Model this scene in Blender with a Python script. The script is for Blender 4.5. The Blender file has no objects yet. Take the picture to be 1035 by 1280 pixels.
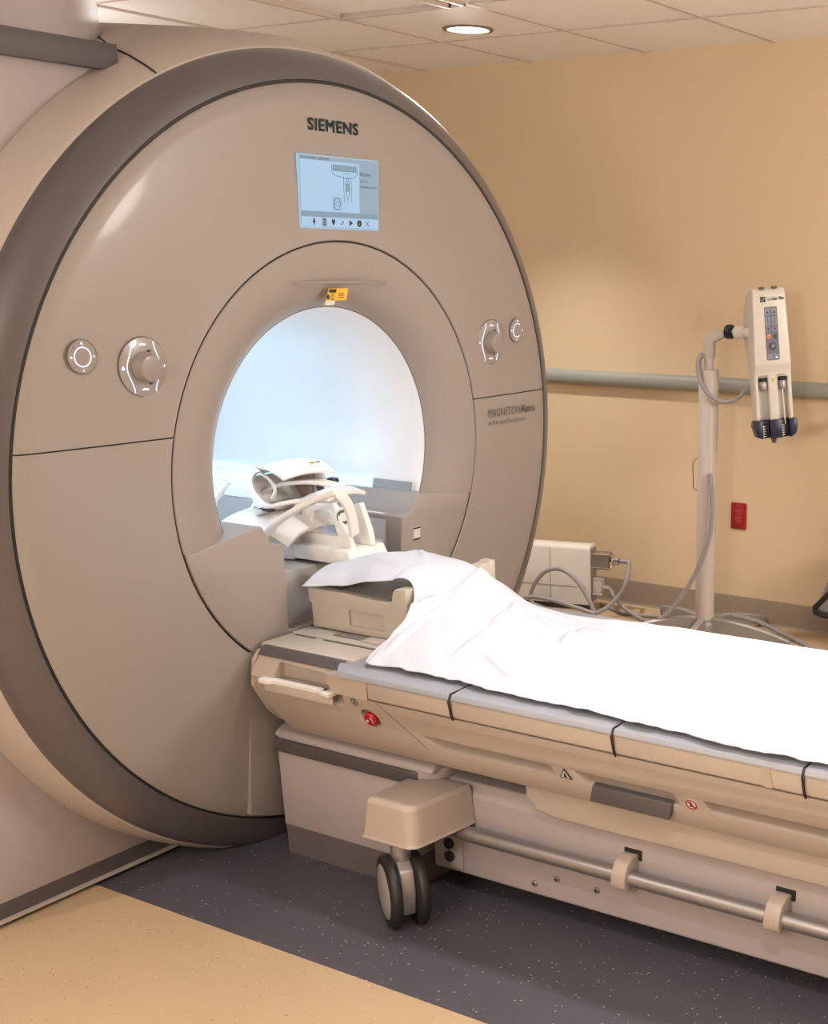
import bpy, bmesh, math, random
from mathutils import Vector, Matrix
random.seed(7)
PI = math.pi
col = bpy.context.scene.collection
V = Vector

# ------------------------------------------------------------------ materials
def mat(name, rgb, rough=0.45, metal=0.0, coat=0.0, bump=0.0, bscale=300, var=0.0, vscale=8, spec=None, emit=None, estr=0, trans=0.0):
    m = bpy.data.materials.new(name); m.use_nodes = True
    nt = m.node_tree; b = nt.nodes['Principled BSDF']
    b.inputs['Base Color'].default_value = (*rgb, 1)
    b.inputs['Roughness'].default_value = rough
    b.inputs['Metallic'].default_value = metal
    b.inputs['Coat Weight'].default_value = coat
    b.inputs['Coat Roughness'].default_value = 0.08
    if trans: b.inputs['Transmission Weight'].default_value = trans
    if spec is not None: b.inputs['Specular IOR Level'].default_value = spec
    tc = nt.nodes.new('ShaderNodeTexCoord')
    if var:
        n = nt.nodes.new('ShaderNodeTexNoise'); n.inputs['Scale'].default_value = vscale; n.inputs['Detail'].default_value = 4
        nt.links.new(tc.outputs['Object'], n.inputs['Vector'])
        r = nt.nodes.new('ShaderNodeMapRange'); r.inputs['To Min'].default_value = 1 - var; r.inputs['To Max'].default_value = 1 + var
        nt.links.new(n.outputs['Fac'], r.inputs['Value'])
        mx = nt.nodes.new('ShaderNodeVectorMath'); mx.operation = 'SCALE'; mx.inputs[0].default_value = rgb
        nt.links.new(r.outputs['Result'], mx.inputs['Scale'])
        nt.links.new(mx.outputs['Vector'], b.inputs['Base Color'])
    if bump:
        n = nt.nodes.new('ShaderNodeTexNoise'); n.inputs['Scale'].default_value = bscale; n.inputs['Detail'].default_value = 3
        nt.links.new(tc.outputs['Object'], n.inputs['Vector'])
        bp = nt.nodes.new('ShaderNodeBump'); bp.inputs['Strength'].default_value = bump; bp.inputs['Distance'].default_value = 0.002
        nt.links.new(n.outputs['Fac'], bp.inputs['Height']); nt.links.new(bp.outputs['Normal'], b.inputs['Normal'])
    if emit:
        b.inputs['Emission Color'].default_value = (*emit, 1); b.inputs['Emission Strength'].default_value = estr
    return m

M = {}
M['wall'] = mat('wall_paint', (.73, .575, .385), .75, bump=.15, bscale=160, var=.02, vscale=2)
M['ceil'] = mat('ceiling_tile', (.93, .90, .88), .9, bump=.5, bscale=420, var=.03, vscale=60)
M['tbar'] = mat('ceiling_grid_metal', (.60, .52, .47), .6, var=.02)
M['rail'] = mat('handrail_vinyl', (.32, .33, .30), .5, var=.03)
M['base'] = mat('baseboard_vinyl', (.30, .235, .18), .5, var=.04)
M['gloss'] = mat('gloss_cover', (.295, .262, .242), .40, coat=.15, var=.008, vscale=2)
M['cover'] = mat('cover_plastic', (.48, .425, .38), .38, coat=.1, var=.01, vscale=3)
M['panel'] = mat('side_cover_satin', (.42, .37, .375), .55, var=.02, vscale=3, bump=.05)
M['ring'] = mat('ring_grey', (.084, .074, .080), .42, var=.02, vscale=3, coat=.9)
M['ring'].node_tree.nodes['Principled BSDF'].inputs['Coat Roughness'].default_value = .3
M['beam'] = mat('beam_grey', (.075, .068, .072), .5, var=.02)
M['dkgrey'] = mat('band_dark_grey', (.085, .075, .078), .45, var=.03)
M['plinth'] = mat('plinth_grey', (.13, .11, .115), .6, var=.05)
M['joint'] = mat('panel_joint', (.30, .25, .21), .6)
M['black'] = mat('joint_black', (.012, .011, .011), .6)
M['rubber'] = mat('rubber_black', (.018, .016, .018), .5, var=.1, vscale=40)
M['beige'] = mat('table_plastic', (.45, .38, .325), .42, coat=.08, var=.015, vscale=5)
M['beige2'] = mat('undercarriage_paint', (.40, .35, .35), .42, var=.02, vscale=4)
M['cream'] = mat('cream_plastic', (.52, .475, .42), .4, var=.01)
M['white'] = mat('white_plastic', (.82, .80, .78), .35, coat=.15, var=.01)
M['greytop'] = mat('table_pad_grey', (.33, .345, .39), .45, var=.04, vscale=30, bump=.05)
M['steel'] = mat('brushed_steel', (.36, .34, .34), .38, metal=.75, var=.06, vscale=20)
M['chrome'] = mat('chrome', (.75, .75, .75), .12, metal=1)
M['alu'] = mat('cast_aluminium', (.42, .41, .41), .5, metal=.6, var=.06, vscale=30)
M['cloth'] = mat('sheet_cotton', (.63, .67, .76), .85, bump=.25, bscale=900, var=.01)
M['bore'] = mat('bore_liner', (.80, .84, .88), .35, var=.01)
M['slide'] = mat('bore_slide', (.42, .42, .43), .16, coat=.5, var=.02)
M['red'] = mat('red_plastic', (.42, .012, .02), .3, coat=.3)
M['redout'] = mat('red_outlet', (.33, .010, .016), .45, var=.05)
M['redl'] = mat('red_outlet_raised', (.42, .05, .05), .4)
M['wallgrey'] = mat('injector_housing', (.74, .71, .66), .4, coat=.1, var=.01)
M['pole'] = mat('pole_paint', (.56, .50, .46), .38, var=.02, vscale=20)
M['navy'] = mat('navy_plastic', (.012, .016, .05), .35)
M['key'] = mat('keypad_grey', (.16, .18, .24), .5, var=.03)
M['keyd'] = mat('keypad_button', (.26, .29, .36), .45)
M['orange'] = mat('orange_button', (.75, .25, .10), .4)
M['yellow'] = mat('yellow_label', (.70, .42, .02), .5, var=.03)
M['ink'] = mat('ink', (.02, .02, .025), .6)
M['teal'] = mat('logo_teal', (.004, .045, .055), .4)
M['greyink'] = mat('grey_ink', (.10, .095, .095), .5)
M['label'] = mat('paper_label', (.6, .58, .56), .6)
M['cable'] = mat('cable_grey', (.33, .31, .33), .5, var=.04, vscale=40)
M['dial'] = mat('dial_grey', (.27, .24, .225), .4, coat=.2)
M['dialplate'] = mat('dial_plate', (.29, .258, .243), .28, coat=.3)
M['led'] = mat('led_white', (.6, .65, .8), .4, emit=(.74, .80, 1), estr=.62)
M['screen'] = mat('screen_lit', (.05, .07, .09), .25, emit=(.40, .64, .88), estr=.60)
M['screen2'] = mat('screen_lit_grey', (.05, .06, .07), .25, emit=(.30, .47, .62), estr=.52)
M['screen3'] = mat('screen_lit_bar', (.05, .06, .07), .25, emit=(.24, .42, .58), estr=.46)
M['scrline'] = mat('screen_drawing_line', (.02, .04, .06), .4, emit=(.10, .24, .38), estr=.5)
M['bronze'] = mat('downlight_trim', (.20, .15, .12), .5)
M['lens'] = mat('downlight_lens', (.8, .8, .8), .3, emit=(1, .93, .84), estr=6)
M['troffer'] = mat('troffer_lens', (.8, .8, .8), .4, emit=(1, .9, .8), estr=1.0)
M['padgrey'] = mat('grey_cushion', (.27, .26, .28), .7, bump=.2, bscale=200)
M['brown'] = mat('tan_inner', (.45, .34, .25), .5)
M['strapy'] = mat('tan_tape', (.42, .36, .27), .6)

def floor_material():
    m = bpy.data.materials.new('vinyl_floor'); m.use_nodes = True
    nt = m.node_tree; b = nt.nodes['Principled BSDF']; L = nt.links.new
    geo = nt.nodes.new('ShaderNodeNewGeometry'); sep = nt.nodes.new('ShaderNodeSeparateXYZ'); L(geo.outputs['Position'], sep.inputs[0])
    def gt(sock, v, op='GREATER_THAN'):
        n = nt.nodes.new('ShaderNodeMath'); n.operation = op; L(sock, n.inputs[0]); n.inputs[1].default_value = v; return n.outputs[0]
    a = gt(sep.outputs['Y'], 1.929); c = gt(sep.outputs['Y'], 3.9, 'LESS_THAN')
    mul = nt.nodes.new('ShaderNodeMath'); mul.operation = 'MULTIPLY'; L(a, mul.inputs[0]); L(c, mul.inputs[1])
    def mix(fac, c1, c2):
        n = nt.nodes.new('ShaderNodeMix'); n.data_type = 'RGBA'
        for s, v in ((n.inputs[0], fac), (n.inputs[6], c1), (n.inputs[7], c2)):
            if hasattr(v, 'links'): L(v, s)
            else: s.default_value = v if isinstance(v, float) else (*v, 1)
        return n.outputs[2]
    nz = nt.nodes.new('ShaderNodeTexNoise'); nz.inputs['Scale'].default_value = 5; nz.inputs['Detail'].default_value = 5; L(geo.outputs['Position'], nz.inputs['Vector'])
    tan = mix(nz.outputs['Fac'], (.50, .36, .215), (.565, .42, .26))
    gry = mix(nz.outputs['Fac'], (.074, .070, .086), (.096, .091, .110))
    basec = mix(mul.outputs[0], tan, gry)
    def flecks(scale, thr, seed):
        v = nt.nodes.new('ShaderNodeTexVoronoi'); v.inputs['Scale'].default_value = scale
        mp = nt.nodes.new('ShaderNodeMapping'); mp.inputs['Location'].default_value = (seed, seed, seed); L(geo.outputs['Position'], mp.inputs['Vector']); L(mp.outputs[0], v.inputs['Vector'])
        near = gt(v.outputs['Distance'], thr, 'LESS_THAN')
        s2 = nt.nodes.new('ShaderNodeSeparateColor'); L(v.outputs['Color'], s2.inputs[0])
        pick = gt(s2.outputs[0], .82)
        q = nt.nodes.new('ShaderNodeMath'); q.operation = 'MULTIPLY'; L(near, q.inputs[0]); L(pick, q.inputs[1]); return q.outputs[0]
    f1 = flecks(85, .17, 1.3); f2 = flecks(70, .14, 7.7)
    c1 = mix(f1, basec, (.62, .56, .50)); c2 = mix(f2, c1, (.20, .13, .08))
    L(c2, b.inputs['Base Color']); b.inputs['Roughness'].default_value = .42
    return m
M['floor'] = floor_material()

# ------------------------------------------------------------------ object helpers
def prop(o, label=None, cat=None, group=None, kind=None):
    if label: o['label'] = label
    if cat: o['category'] = cat
    if group: o['group'] = group
    if kind: o['kind'] = kind
    return o
def empty(name, loc, label, cat, group=None, rot=(0, 0, 0)):
    o = bpy.data.objects.new(name, None); o.empty_display_size = .1; o.location = loc; o.rotation_euler = rot
    col.objects.link(o); return prop(o, label, cat, group)
def rootloc(p):
    l = V((0, 0, 0))
    while p is not None: l = l + V(p.location); p = p.parent
    return l
class B:
    """collects shapes (world coordinates) into one mesh"""
    def __init__(s): s.v = []; s.f = []
    def add(s, vs, fs):
        n = len(s.v); s.v += [V(v) for v in vs]; s.f += [tuple(i + n for i in f) for f in fs]; return s
    def box(s, a, b):
        (x0, y0, z0), (x1, y1, z1) = a, b
        return s.add([(x0, y0, z0), (x1, y0, z0), (x1, y1, z0), (x0, y1, z0), (x0, y0, z1), (x1, y0, z1), (x1, y1, z1), (x0, y1, z1)],
                     [(3, 2, 1, 0), (4, 5, 6, 7), (0, 1, 5, 4), (1, 2, 6, 5), (2, 3, 7, 6), (3, 0, 4, 7)])
    def prism(s, poly, o, u, w, d):
        """polygon (a,b) -> o + a*u + b*w, extruded by vector d"""
        o, u, w, d = V(o), V(u), V(w), V(d); n = len(poly)
        A = [o + u * a + w * b for a, b in poly]; C2 = [p + d for p in A]
        fs = [tuple(range(n)), tuple(range(2 * n - 1, n - 1, -1))] + [(i, i + n, (i + 1) % n + n, (i + 1) % n) for i in range(n)]
        return s.add(A + C2, fs)
    def tube(s, pts, r, n=10, cap=True):
        pts = [V(p) for p in pts]; rs = r if isinstance(r, (list, tuple)) else [r] * len(pts)
        t0 = (pts[1] - pts[0]).normalized(); a = t0.orthogonal().normalized(); rings = []
        for i, p in enumerate(pts):
            t = (pts[min(i + 1, len(pts) - 1)] - pts[max(i - 1, 0)]).normalized()
            a = (a - t * a.dot(t)).normalized(); b = t.cross(a)
            rings.append([p + (a * math.cos(2 * PI * k / n) + b * math.sin(2 * PI * k / n)) * rs[i] for k in range(n)])
        vs = [q for R in rings for q in R]; fs = []
        for i in range(len(pts) - 1):
            for k in range(n): fs.append((i * n + k, i * n + (k + 1) % n, (i + 1) * n + (k + 1) % n, (i + 1) * n + k))
        if cap: fs += [tuple(range(n - 1, -1, -1)), tuple((len(pts) - 1) * n + k for k in range(n))]
        return s.add(vs, fs)
    def lathe(s, prof, o, axis, up=None, n=48, capa=True, capb=True, sy=1.0):
        """prof: (r, h) along axis"""
        o, axis = V(o), V(axis).normalized(); a = V(up).normalized() if up else axis.orthogonal().normalized(); b = axis.cross(a)
        vs = []; fs = []; m = len(prof)
        for r, h in prof:
            for k in range(n): vs.append(o + axis * h + a * r * math.cos(2 * PI * k / n) + b * r * sy * math.sin(2 * PI * k / n))
        for i in range(m - 1):
            for k in range(n): fs.append((i * n + k, (i + 1) * n + k, (i + 1) * n + (k + 1) % n, i * n + (k + 1) % n))
        if capa: fs.append(tuple(range(n)))
        if capb: fs.append(tuple((m - 1) * n + k for k in range(n - 1, -1, -1)))
        return s.add(vs, fs)
    def grid(s, rows):
        m, n = len(rows), len(rows[0])
        return s.add([p for r in rows for p in r], [(i * n + j, i * n + j + 1, (i + 1) * n + j + 1, (i + 1) * n + j) for i in range(m - 1) for j in range(n - 1)])
    def build(s, name, m, parent=None, bevel=0, seg=2, ang=35, solid=0, solid_off=0, cut=None, planes=(), smooth=True, merge=False, kind=None, label=None, fill=False):
        bm = bmesh.new(); vs = [bm.verts.new(v) for v in s.v]
        for f in s.f:
            try: bm.faces.new([vs[i] for i in f])
            except ValueError: pass
        if merge: bmesh.ops.remove_doubles(bm, verts=bm.verts, dist=1e-5)
        for co, no in planes:     # keep the side the normal points away from
            g_ = bmesh.ops.bisect_plane(bm, geom=bm.verts[:] + bm.edges[:] + bm.faces[:], plane_co=co, plane_no=no, clear_outer=True)
            if cut is not None or fill: bmesh.ops.holes_fill(bm, edges=[e for e in g_['geom_cut'] if isinstance(e, bmesh.types.BMEdge)], sides=0)
        bmesh.ops.recalc_face_normals(bm, faces=bm.faces)
        me = bpy.data.meshes.new(name); bm.to_mesh(me); bm.free()
        o = bpy.data.objects.new(name, me); col.objects.link(o)
        mods = False
        if cut is not None:
            cms = [c_.build('cutter', m, smooth=False) for c_ in (cut if isinstance(cut, list) else [cut])]
            for cm in cms:
                md = o.modifiers.new('b', 'BOOLEAN'); md.operation = 'DIFFERENCE'; md.solver = 'EXACT'; md.object = cm; mods = True
        if solid:
            md = o.modifiers.new('s', 'SOLIDIFY'); md.thickness = solid; md.offset = solid_off; mods = True
        if bevel:
            md = o.modifiers.new('v', 'BEVEL'); md.width = bevel; md.segments = seg; md.limit_method = 'ANGLE'; md.angle_limit = math.radians(30); md.use_clamp_overlap = True; mods = True
        if mods:
            dg = bpy.context.evaluated_depsgraph_get(); dg.update()
            me2 = bpy.data.meshes.new_from_object(o.evaluated_get(dg)); o.modifiers.clear(); o.data = me2; bpy.data.meshes.remove(me); me = me2; me.name = name
            for cm in (cms if cut is not None else []): bpy.data.objects.remove(cm)
        me.materials.clear(); me.materials.append(m)
        if smooth:
            me.shade_smooth(); me.set_sharp_from_angle(angle=math.radians(ang))
        if parent is not None:
            me.transform(Matrix.Translation(-rootloc(parent))); o.parent = parent
        if kind: o['kind'] = kind
        if label: o['label'] = label
        return o

def pieces(b, name, m, parent):
    """one object per connected piece of the builder"""
    par = list(range(len(b.v)))
    def find(i):
        while par[i] != i: par[i] = par[par[i]]; i = par[i]
        return i
    for f in b.f:
        for q in f[1:]: par[find(q)] = find(f[0])
    groups = {}
    for f in b.f: groups.setdefault(find(f[0]), []).append(f)
    for fs in groups.values():
        idx = sorted({i for f in fs for i in f}); mp = {i: k for k, i in enumerate(idx)}
        B().add([b.v[i] for i in idx], [tuple(mp[i] for i in f) for f in fs]).build(name, m, parent)

def spline(pts, n=8):
    """Catmull-Rom through points"""
    P = [V(p) for p in pts]; P = [P[0] * 2 - P[1]] + P + [P[-1] * 2 - P[-2]]; out = []
    for i in range(1, len(P) - 2):
        for k in range(n):
            t = k / n; a, b, c, d = P[i - 1], P[i], P[i + 1], P[i + 2]
            out.append(.5 * ((2 * b) + (c - a) * t + (2 * a - 5 * b + 4 * c - d) * t * t + (3 * b - a - 3 * c + d) * t ** 3))
    out.append(P[-2]); return out
def spl2(pts, n=6): return [(p.x, p.y) for p in spline([(a, b, 0) for a, b in pts], n)]
def rrect(x0, y0, x1, y1, r, n=5):
    out = []
    for cx_, cy_, a0 in ((x1 - r, y1 - r, 0), (x0 + r, y1 - r, PI / 2), (x0 + r, y0 + r, PI), (x1 - r, y0 + r, 1.5 * PI)):
        for k in range(n + 1): a = a0 + k * PI / 2 / n; out.append((cx_ + r * math.cos(a), cy_ + r * math.sin(a)))
    return out
def text(s, name, origin, u, w, height, m, parent, width=None, bold=0, ext=.0006, align='LEFT', label=None, gap=1.0):
    """lettering in plane (u right, w up), origin = left end of the baseline (or centre)"""
    cu = bpy.data.curves.new(name, 'FONT'); cu.body = s; cu.size = 1; cu.bevel_depth = bold; cu.bevel_resolution = 0; cu.extrude = 0; cu.resolution_u = 3; cu.space_character = gap
    t = bpy.data.objects.new(name, cu); col.objects.link(t)
    dg = bpy.context.evaluated_depsgraph_get(); dg.update()
    me = bpy.data.meshes.new_from_object(t.evaluated_get(dg)); bpy.data.objects.remove(t)
    xs = [v.co.x for v in me.vertices]; ys = [v.co.y for v in me.vertices]
    x0, x1 = min(xs), max(xs); cap = .70
    sy = height / cap; sx = (width / (x1 - x0)) if width else sy
    u, w = V(u).normalized(), V(w).normalized(); nn = u.cross(w); o = V(origin)
    off = 0 if align == 'LEFT' else -.5 * (x1 - x0) * sx
    base = rootloc(parent)
    for v in me.vertices:
        p = o + u * ((v.co.x - x0) * sx + off) + w * (v.co.y * sy) + nn * ext
        v.co = p - base
    ob = bpy.data.objects.new(name, me); col.objects.link(ob); ob.parent = parent
    me.materials.clear(); me.materials.append(m)
    if label: ob['label'] = label
    return ob

# ------------------------------------------------------------------ room
WY = 5.30; HC = 2.445; X0, X1 = -5.6, 3.0; Y0 = -1.6
def struct(o, label=None): o['kind'] = 'structure'; return o
struct(B().box((X0, Y0, -.05), (X1, WY, 0)).build('floor', M['floor'], smooth=False))
struct(B().box((X0, Y0, HC), (X1, WY, HC + .05)).build('ceiling', M['ceil'], smooth=False))
struct(B().box((X0, WY, 0), (X1, WY + .1, HC)).build('wall_right', M['wall'], smooth=False))
struct(B().box((X0 - .1, Y0, 0), (X0, WY, HC)).build('wall_back', M['wall'], smooth=False))
struct(B().box((X1, Y0, 0), (X1 + .1, WY, HC)).build('wall_front', M['wall'], smooth=False))
struct(B().box((X0, Y0 - .1, 0), (X1, Y0, HC)).build('wall_left', M['wall'], smooth=False))
# baseboard with a coved toe
struct(B().prism([(0, 0), (-.012, 0), (-.006, .008), (-.004, .014), (-.004, .112), (-.001, .118), (0, .118)], (X0, WY, 0), (0, 1, 0), (0, 0, 1), (X1 - X0, 0, 0)).build('baseboard_right', M['base'], ang=30))
# wall guard rail
prof = [(0, 1.045), (-.018, 1.045), (-.034, 1.052), (-.042, 1.066), (-.042, 1.092), (-.034, 1.106), (-.018, 1.112), (0, 1.112)]
struct(B().prism(prof, (X0, WY, 0), (0, 1, 0), (0, 0, 1), (X1 - X0, 0, 0)).build('trim_1', M['rail'], ang=60))
# ceiling T-bars
g = B()
k = -4
xs = [-3.188 + .61 * i for i in range(-3, 10)]
for x in xs: g.box((x - .009, Y0, HC - .006), (x + .009, WY, HC))
for j in range(0, 11):
    y = 4.690 - .61 * j
    if y > Y0: g.box((X0, y - .006, HC - .004), (X1, y + .006, HC))
struct(g.build('trim_2', M['tbar'], smooth=False))

# recessed downlights and added fill spots
def downlight(x, y, label, first=None):
    if first is None:
        r = empty('downlight', (x, y, HC), label, 'ceiling light', 'recessed round ceiling lights')
        B().lathe([(.083, -.001), (.083, -.007), (.098, -.006), (.100, -.001)], (x, y, HC), (0, 0, 1), n=48, capa=False, capb=False).build('trim_ring', M['bronze'], r)
        B().lathe([(.084, -.002), (.060, -.004), (.02, -.005), (.0005, -.005)], (x, y, HC), (0, 0, 1), n=40, capa=False, capb=False).build('lens', M['lens'], r)
        return r
    r = first.copy(); col.objects.link(r); r.location = (x, y, HC); r['label'] = label
    for ch in first.children:
        c = ch.copy(); col.objects.link(c); c.parent = r
    return r
d0 = downlight(-3.52, 4.50, 'round recessed downlight with dark trim in the ceiling above the wall')
spots = [(-3.52, 4.50, 96), (-1.72, 2.66, 46), (-.45, 2.66, 44), (-.1, 4.50, 40), (-.45, .9, 84), (-2.9, .4, 105), (1.4, 1.6, 40)]  # last four are unseen fill spots, added without fixtures
for i, (x, y, w) in enumerate(spots):
    if i: 
        q = downlight(x, y, 'round recessed downlight over the patient table outside the picture', d0) if i < 3 else None
    l = bpy.data.lights.new('spot', 'SPOT'); l.energy = w; l.spot_size = math.radians(96 if i == 0 else 105 if i in (1, 2) else 125); l.spot_blend = .75; l.shadow_soft_size = .07
    l.color = (1, .94, .88) if i not in (1, 2) else (1, .97, .97)
    lo = bpy.data.objects.new('downlight_and_fill_spot', l); lo.location = (x, y, HC - .02); col.objects.link(lo)
l = bpy.data.lights.new('ring_highlight', 'SPOT'); l.energy = 100; l.spot_size = math.radians(64); l.spot_blend = .7; l.shadow_soft_size = .07; l.color = (1, .96, .92)  # extra aimed spot added at the downlight to brighten ring and drum top
lo = bpy.data.objects.new('ring_highlight_spot', l); lo.location = (-3.52, 4.50, HC - .05); lo.rotation_euler = (V((-2.75, 3.2, 1.75)) - V((-3.52, 4.5, HC))).to_track_quat('-Z', 'Y').to_euler(); col.objects.link(lo)
# ceiling panel lamp above the scanner front (recessed frame seen at the top edge)
tx, ty = -3.49, 3.775
r = empty('ceiling_panel', (tx, ty, HC), 'square recessed ceiling panel with raised double frame above the scanner', 'ceiling panel')
fr = B()
for a, z in ((.300, .012), (.262, .022)):
    w = .018
    for (ax, ay, bx, by) in ((-a, -a, a, -a + w), (-a, a - w, a, a), (-a, -a, -a + w, a), (a - w, -a, a, a)):
        fr.box((tx + ax, ty + ay, HC - z), (tx + bx, ty + by, HC))
fr.build('frame', M['tbar'], r, bevel=.003)
B().box((tx - .245, ty - .245, HC - .004), (tx + .245, ty + .245, HC)).build('plate', M['ceil'], r)
# unseen fill points without fixtures, added to brighten the ceiling and even the room
for i, (x, y, z, e) in enumerate([(.8, 3.8, 1.90, 108), (-1.3, -.8, 1.90, 80), (-4.7, 3.3, 2.10, 12)]):
    l = bpy.data.lights.new('fill_point_light', 'POINT'); l.shadow_soft_size = .28; l.energy = e; l.color = (1, .955, .91)
    lo = bpy.data.objects.new('fill_point', l); lo.location = (x, y, z); col.objects.link(lo)

# ------------------------------------------------------------------ scanner
SL = (-2.9, 2.665, 0)
scan = empty('scanner', SL, 'large round beige magnetic resonance scanner with grey outer ring and lit bore', 'scanner')
b_ = -.08
FN = V((math.cos(b_), 0, math.sin(b_))); FY = V((0, 1, 0)); FZ = FN.cross(FY); FO = V((-2.585, 2.665, 1.03))
def F(y, z, off=0): return FO + FY * y + FZ * z + FN * off
def ring_grid(prof, n=180, t0=0, t1=2 * PI, close=True):
    rows = []
    for (r, off, zc) in prof:
        rows.append([F(r * math.cos(t0 + (t1 - t0) * k / n), zc + r * math.sin(t0 + (t1 - t0) * k / n), off) for k in range(n + 1)])
    return rows
ZS = .162
flo = (V((0, 0, .0)), V((0, 0, -1)))
def lower_clip(z): return (F(0, z), FZ)          # keep below
def upper_clip(z): return (F(0, z), -FZ)         # keep above
disc = [(.585, .004, .024), (.588, .008, .024), (.66, .006, .018), (.76, .003, .008), (.86, -.002, -.002), (.94, -.007, -.009), (.975, -.012, -.012), (.983, -.018, -.012), (.984, -.03, -.012)]
B().grid(ring_grid(disc)).build('front_panel', M['gloss'], scan, planes=[upper_clip(ZS + .0016)], merge=True, label='glossy beige upper half of the round front cover')
B().grid(ring_grid(disc)).build('front_panel', M['gloss'], scan, planes=[lower_clip(ZS - .0016), (V((0, 0, .012)), V((0, 0, -1)))], merge=True, label='glossy beige lower half of the round front cover')
# dark gap behind the joints
B().grid(ring_grid([(.575, -.004, .024), (.66, -.003, .018), (.76, -.006, .008), (.86, -.011, -.002), (.94, -.016, -.009), (.9895, -.020, -.012), (.9895, -.05, -.012)])).build('joint_gasket', M['black'], scan, planes=[flo], merge=True)
# grey ring
ringp = [(.9885, -.05, -.012), (.9885, -.022, -.012), (.993, -.017, -.013), (1.01, -.0215, -.016), (1.030, -.031, -.020), (1.047, -.043, -.024), (1.060, -.056, -.027), (1.069, -.070, -.029), (1.0745, -.084, -.030), (1.0745, -.10, -.030)]
B().grid(ring_grid(ringp)).build('trim_ring', M['ring'], scan, planes=[flo], merge=True)
# body drum behind the ring
bodyp = [(1.071, -.088, -.030), (1.079, -.092, -.030), (1.092, -.120, -.030), (1.106, -.19, -.028), (1.111, -.28, -.027), (1.114, -.42, -.025), (1.115, -.7, -.022), (1.11, -1.2, -.02), (1.08, -1.6, -.02), (.9, -1.66, -.02)]
B().grid(ring_grid(bodyp)).build('body_cover', M['cover'], scan, planes=[flo], merge=True)
# seam on top of the drum
sm = []
for r, off, zc, th in [(1.0800, -.092, -.03, 2.018), (1.0930, -.120, -.03, 2.014), (1.1065, -.19, -.028, 1.998), (1.1113, -.28, -.027, 1.968), (1.1143, -.42, -.025, 1.90), (1.115, -.52, -.024, 1.84)]:
    sm.append(F(r * math.cos(th), zc + r * math.sin(th), off))
B().tube(spline(sm, 5), .0022, 6).build('cover_seam', M['black'], scan)
# inner bore surround: rounded lip
lip = [(.5815, -.006, .024), (.5815, .005, .024), (.579, .0075, .024), (.555, .0075, .025), (.525, .0065, .026), (.50, .003, .027), (.475, -.004, .028), (.453, -.014, .029), (.434, -.027, .030), (.420, -.040, .0305), (.410, -.052, .031)]
TIPZ = -.125
B().grid(ring_grid(lip, 200)).build('bore_surround', M['gloss'], scan, planes=[upper_clip(TIPZ)], merge=True, label='glossy funnel around the bore opening')
# lower wings of the surround with the notch for the table
def arcpts(r, zc, za, zb_, n):  # from right za around the bottom to left za
    a0 = math.asin((za - zc) / r); out = []
    for k in range(n + 1):
        a = a0 - (PI + 2 * a0) * k / n; out.append((r * math.cos(a), zc + r * math.sin(a)))
    return out
wing = arcpts(.5785, .024, TIPZ, 0, 60)
wing += [(-.526, -.125), (-.43, -.110), (-.31, -.095), (-.275, -.150), (-.236, -.157), (-.232, -.236), (-.228, -.400),
         (.228, -.400), (.232, -.236), (.240, -.157), (.275, -.150), (.31, -.095), (.43, -.110), (.526, -.125)]
B().prism(wing, F(0, 0, .0075), FY, FZ, FN * -.0 + V((-.30, 0, 0))).build('table_surround', M['gloss'], scan, bevel=.004, seg=3, label='lower part of the bore surround with a notch for the table')
# bore tube (axis along X)
BC = V((-2.6, 2.665, 1.057))
rows = [[F(.410 * math.cos(t), .031 + .410 * math.sin(t), -.052) for t in [2 * PI * k / 140 for k in range(141)]],
        [F(.4035 * math.cos(t), .030 + .4035 * math.sin(t), -.064) for t in [2 * PI * k / 140 for k in range(141)]]]
for r_, x, zc in ((.392, -2.700, 1.058), (.379, -2.75, 1.057), (.372, -2.82, 1.057), (.370, -2.90, 1.057), (.370, -4.05, 1.057), (.40, -4.2, 1.057)):
    rows.append([V((x, 2.665 + r_ * math.cos(t), zc + r_ * math.sin(t))) for t in [2 * PI * k / 140 for k in range(141)]])
B().grid(rows).build('bore_tube', M['bore'], scan, merge=True, ang=80)
B().tube([F(.4095 * math.cos(t), .031 + .4095 * math.sin(t), -.0525) for t in [-.38 + (PI + .76) * k / 120 for k in range(121)]], .0012, 6).build('liner_joint', M['greyink'], scan)
# platform inside the bore
pp = [(-.36, .60), (-.345, .868), (-.245, .868), (-.232, .85), (-.222, .80), (-.16, .782), (0, .776), (.16, .782), (.222, .80), (.232, .85), (.245, .868), (.345, .868), (.36, .60)]
B().prism(pp, (-2.655, 2.665, 0), (0, 1, 0), (0, 0, 1), (-1.45, 0, 0)).build('bore_platform', M['slide'], scan, bevel=.003)
# ledge trims right and left
for s in (-1, 1):
    B().prism([(s * .243, .869), (s * .345, .869), (s * .345, .877), (s * .25, .876)], (-2.67, 2.665, 0), (0, 1, 0), (0, 0, 1), (-1.4, 0, 0)).build('ledge', M['white'], scan, bevel=.002)
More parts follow.
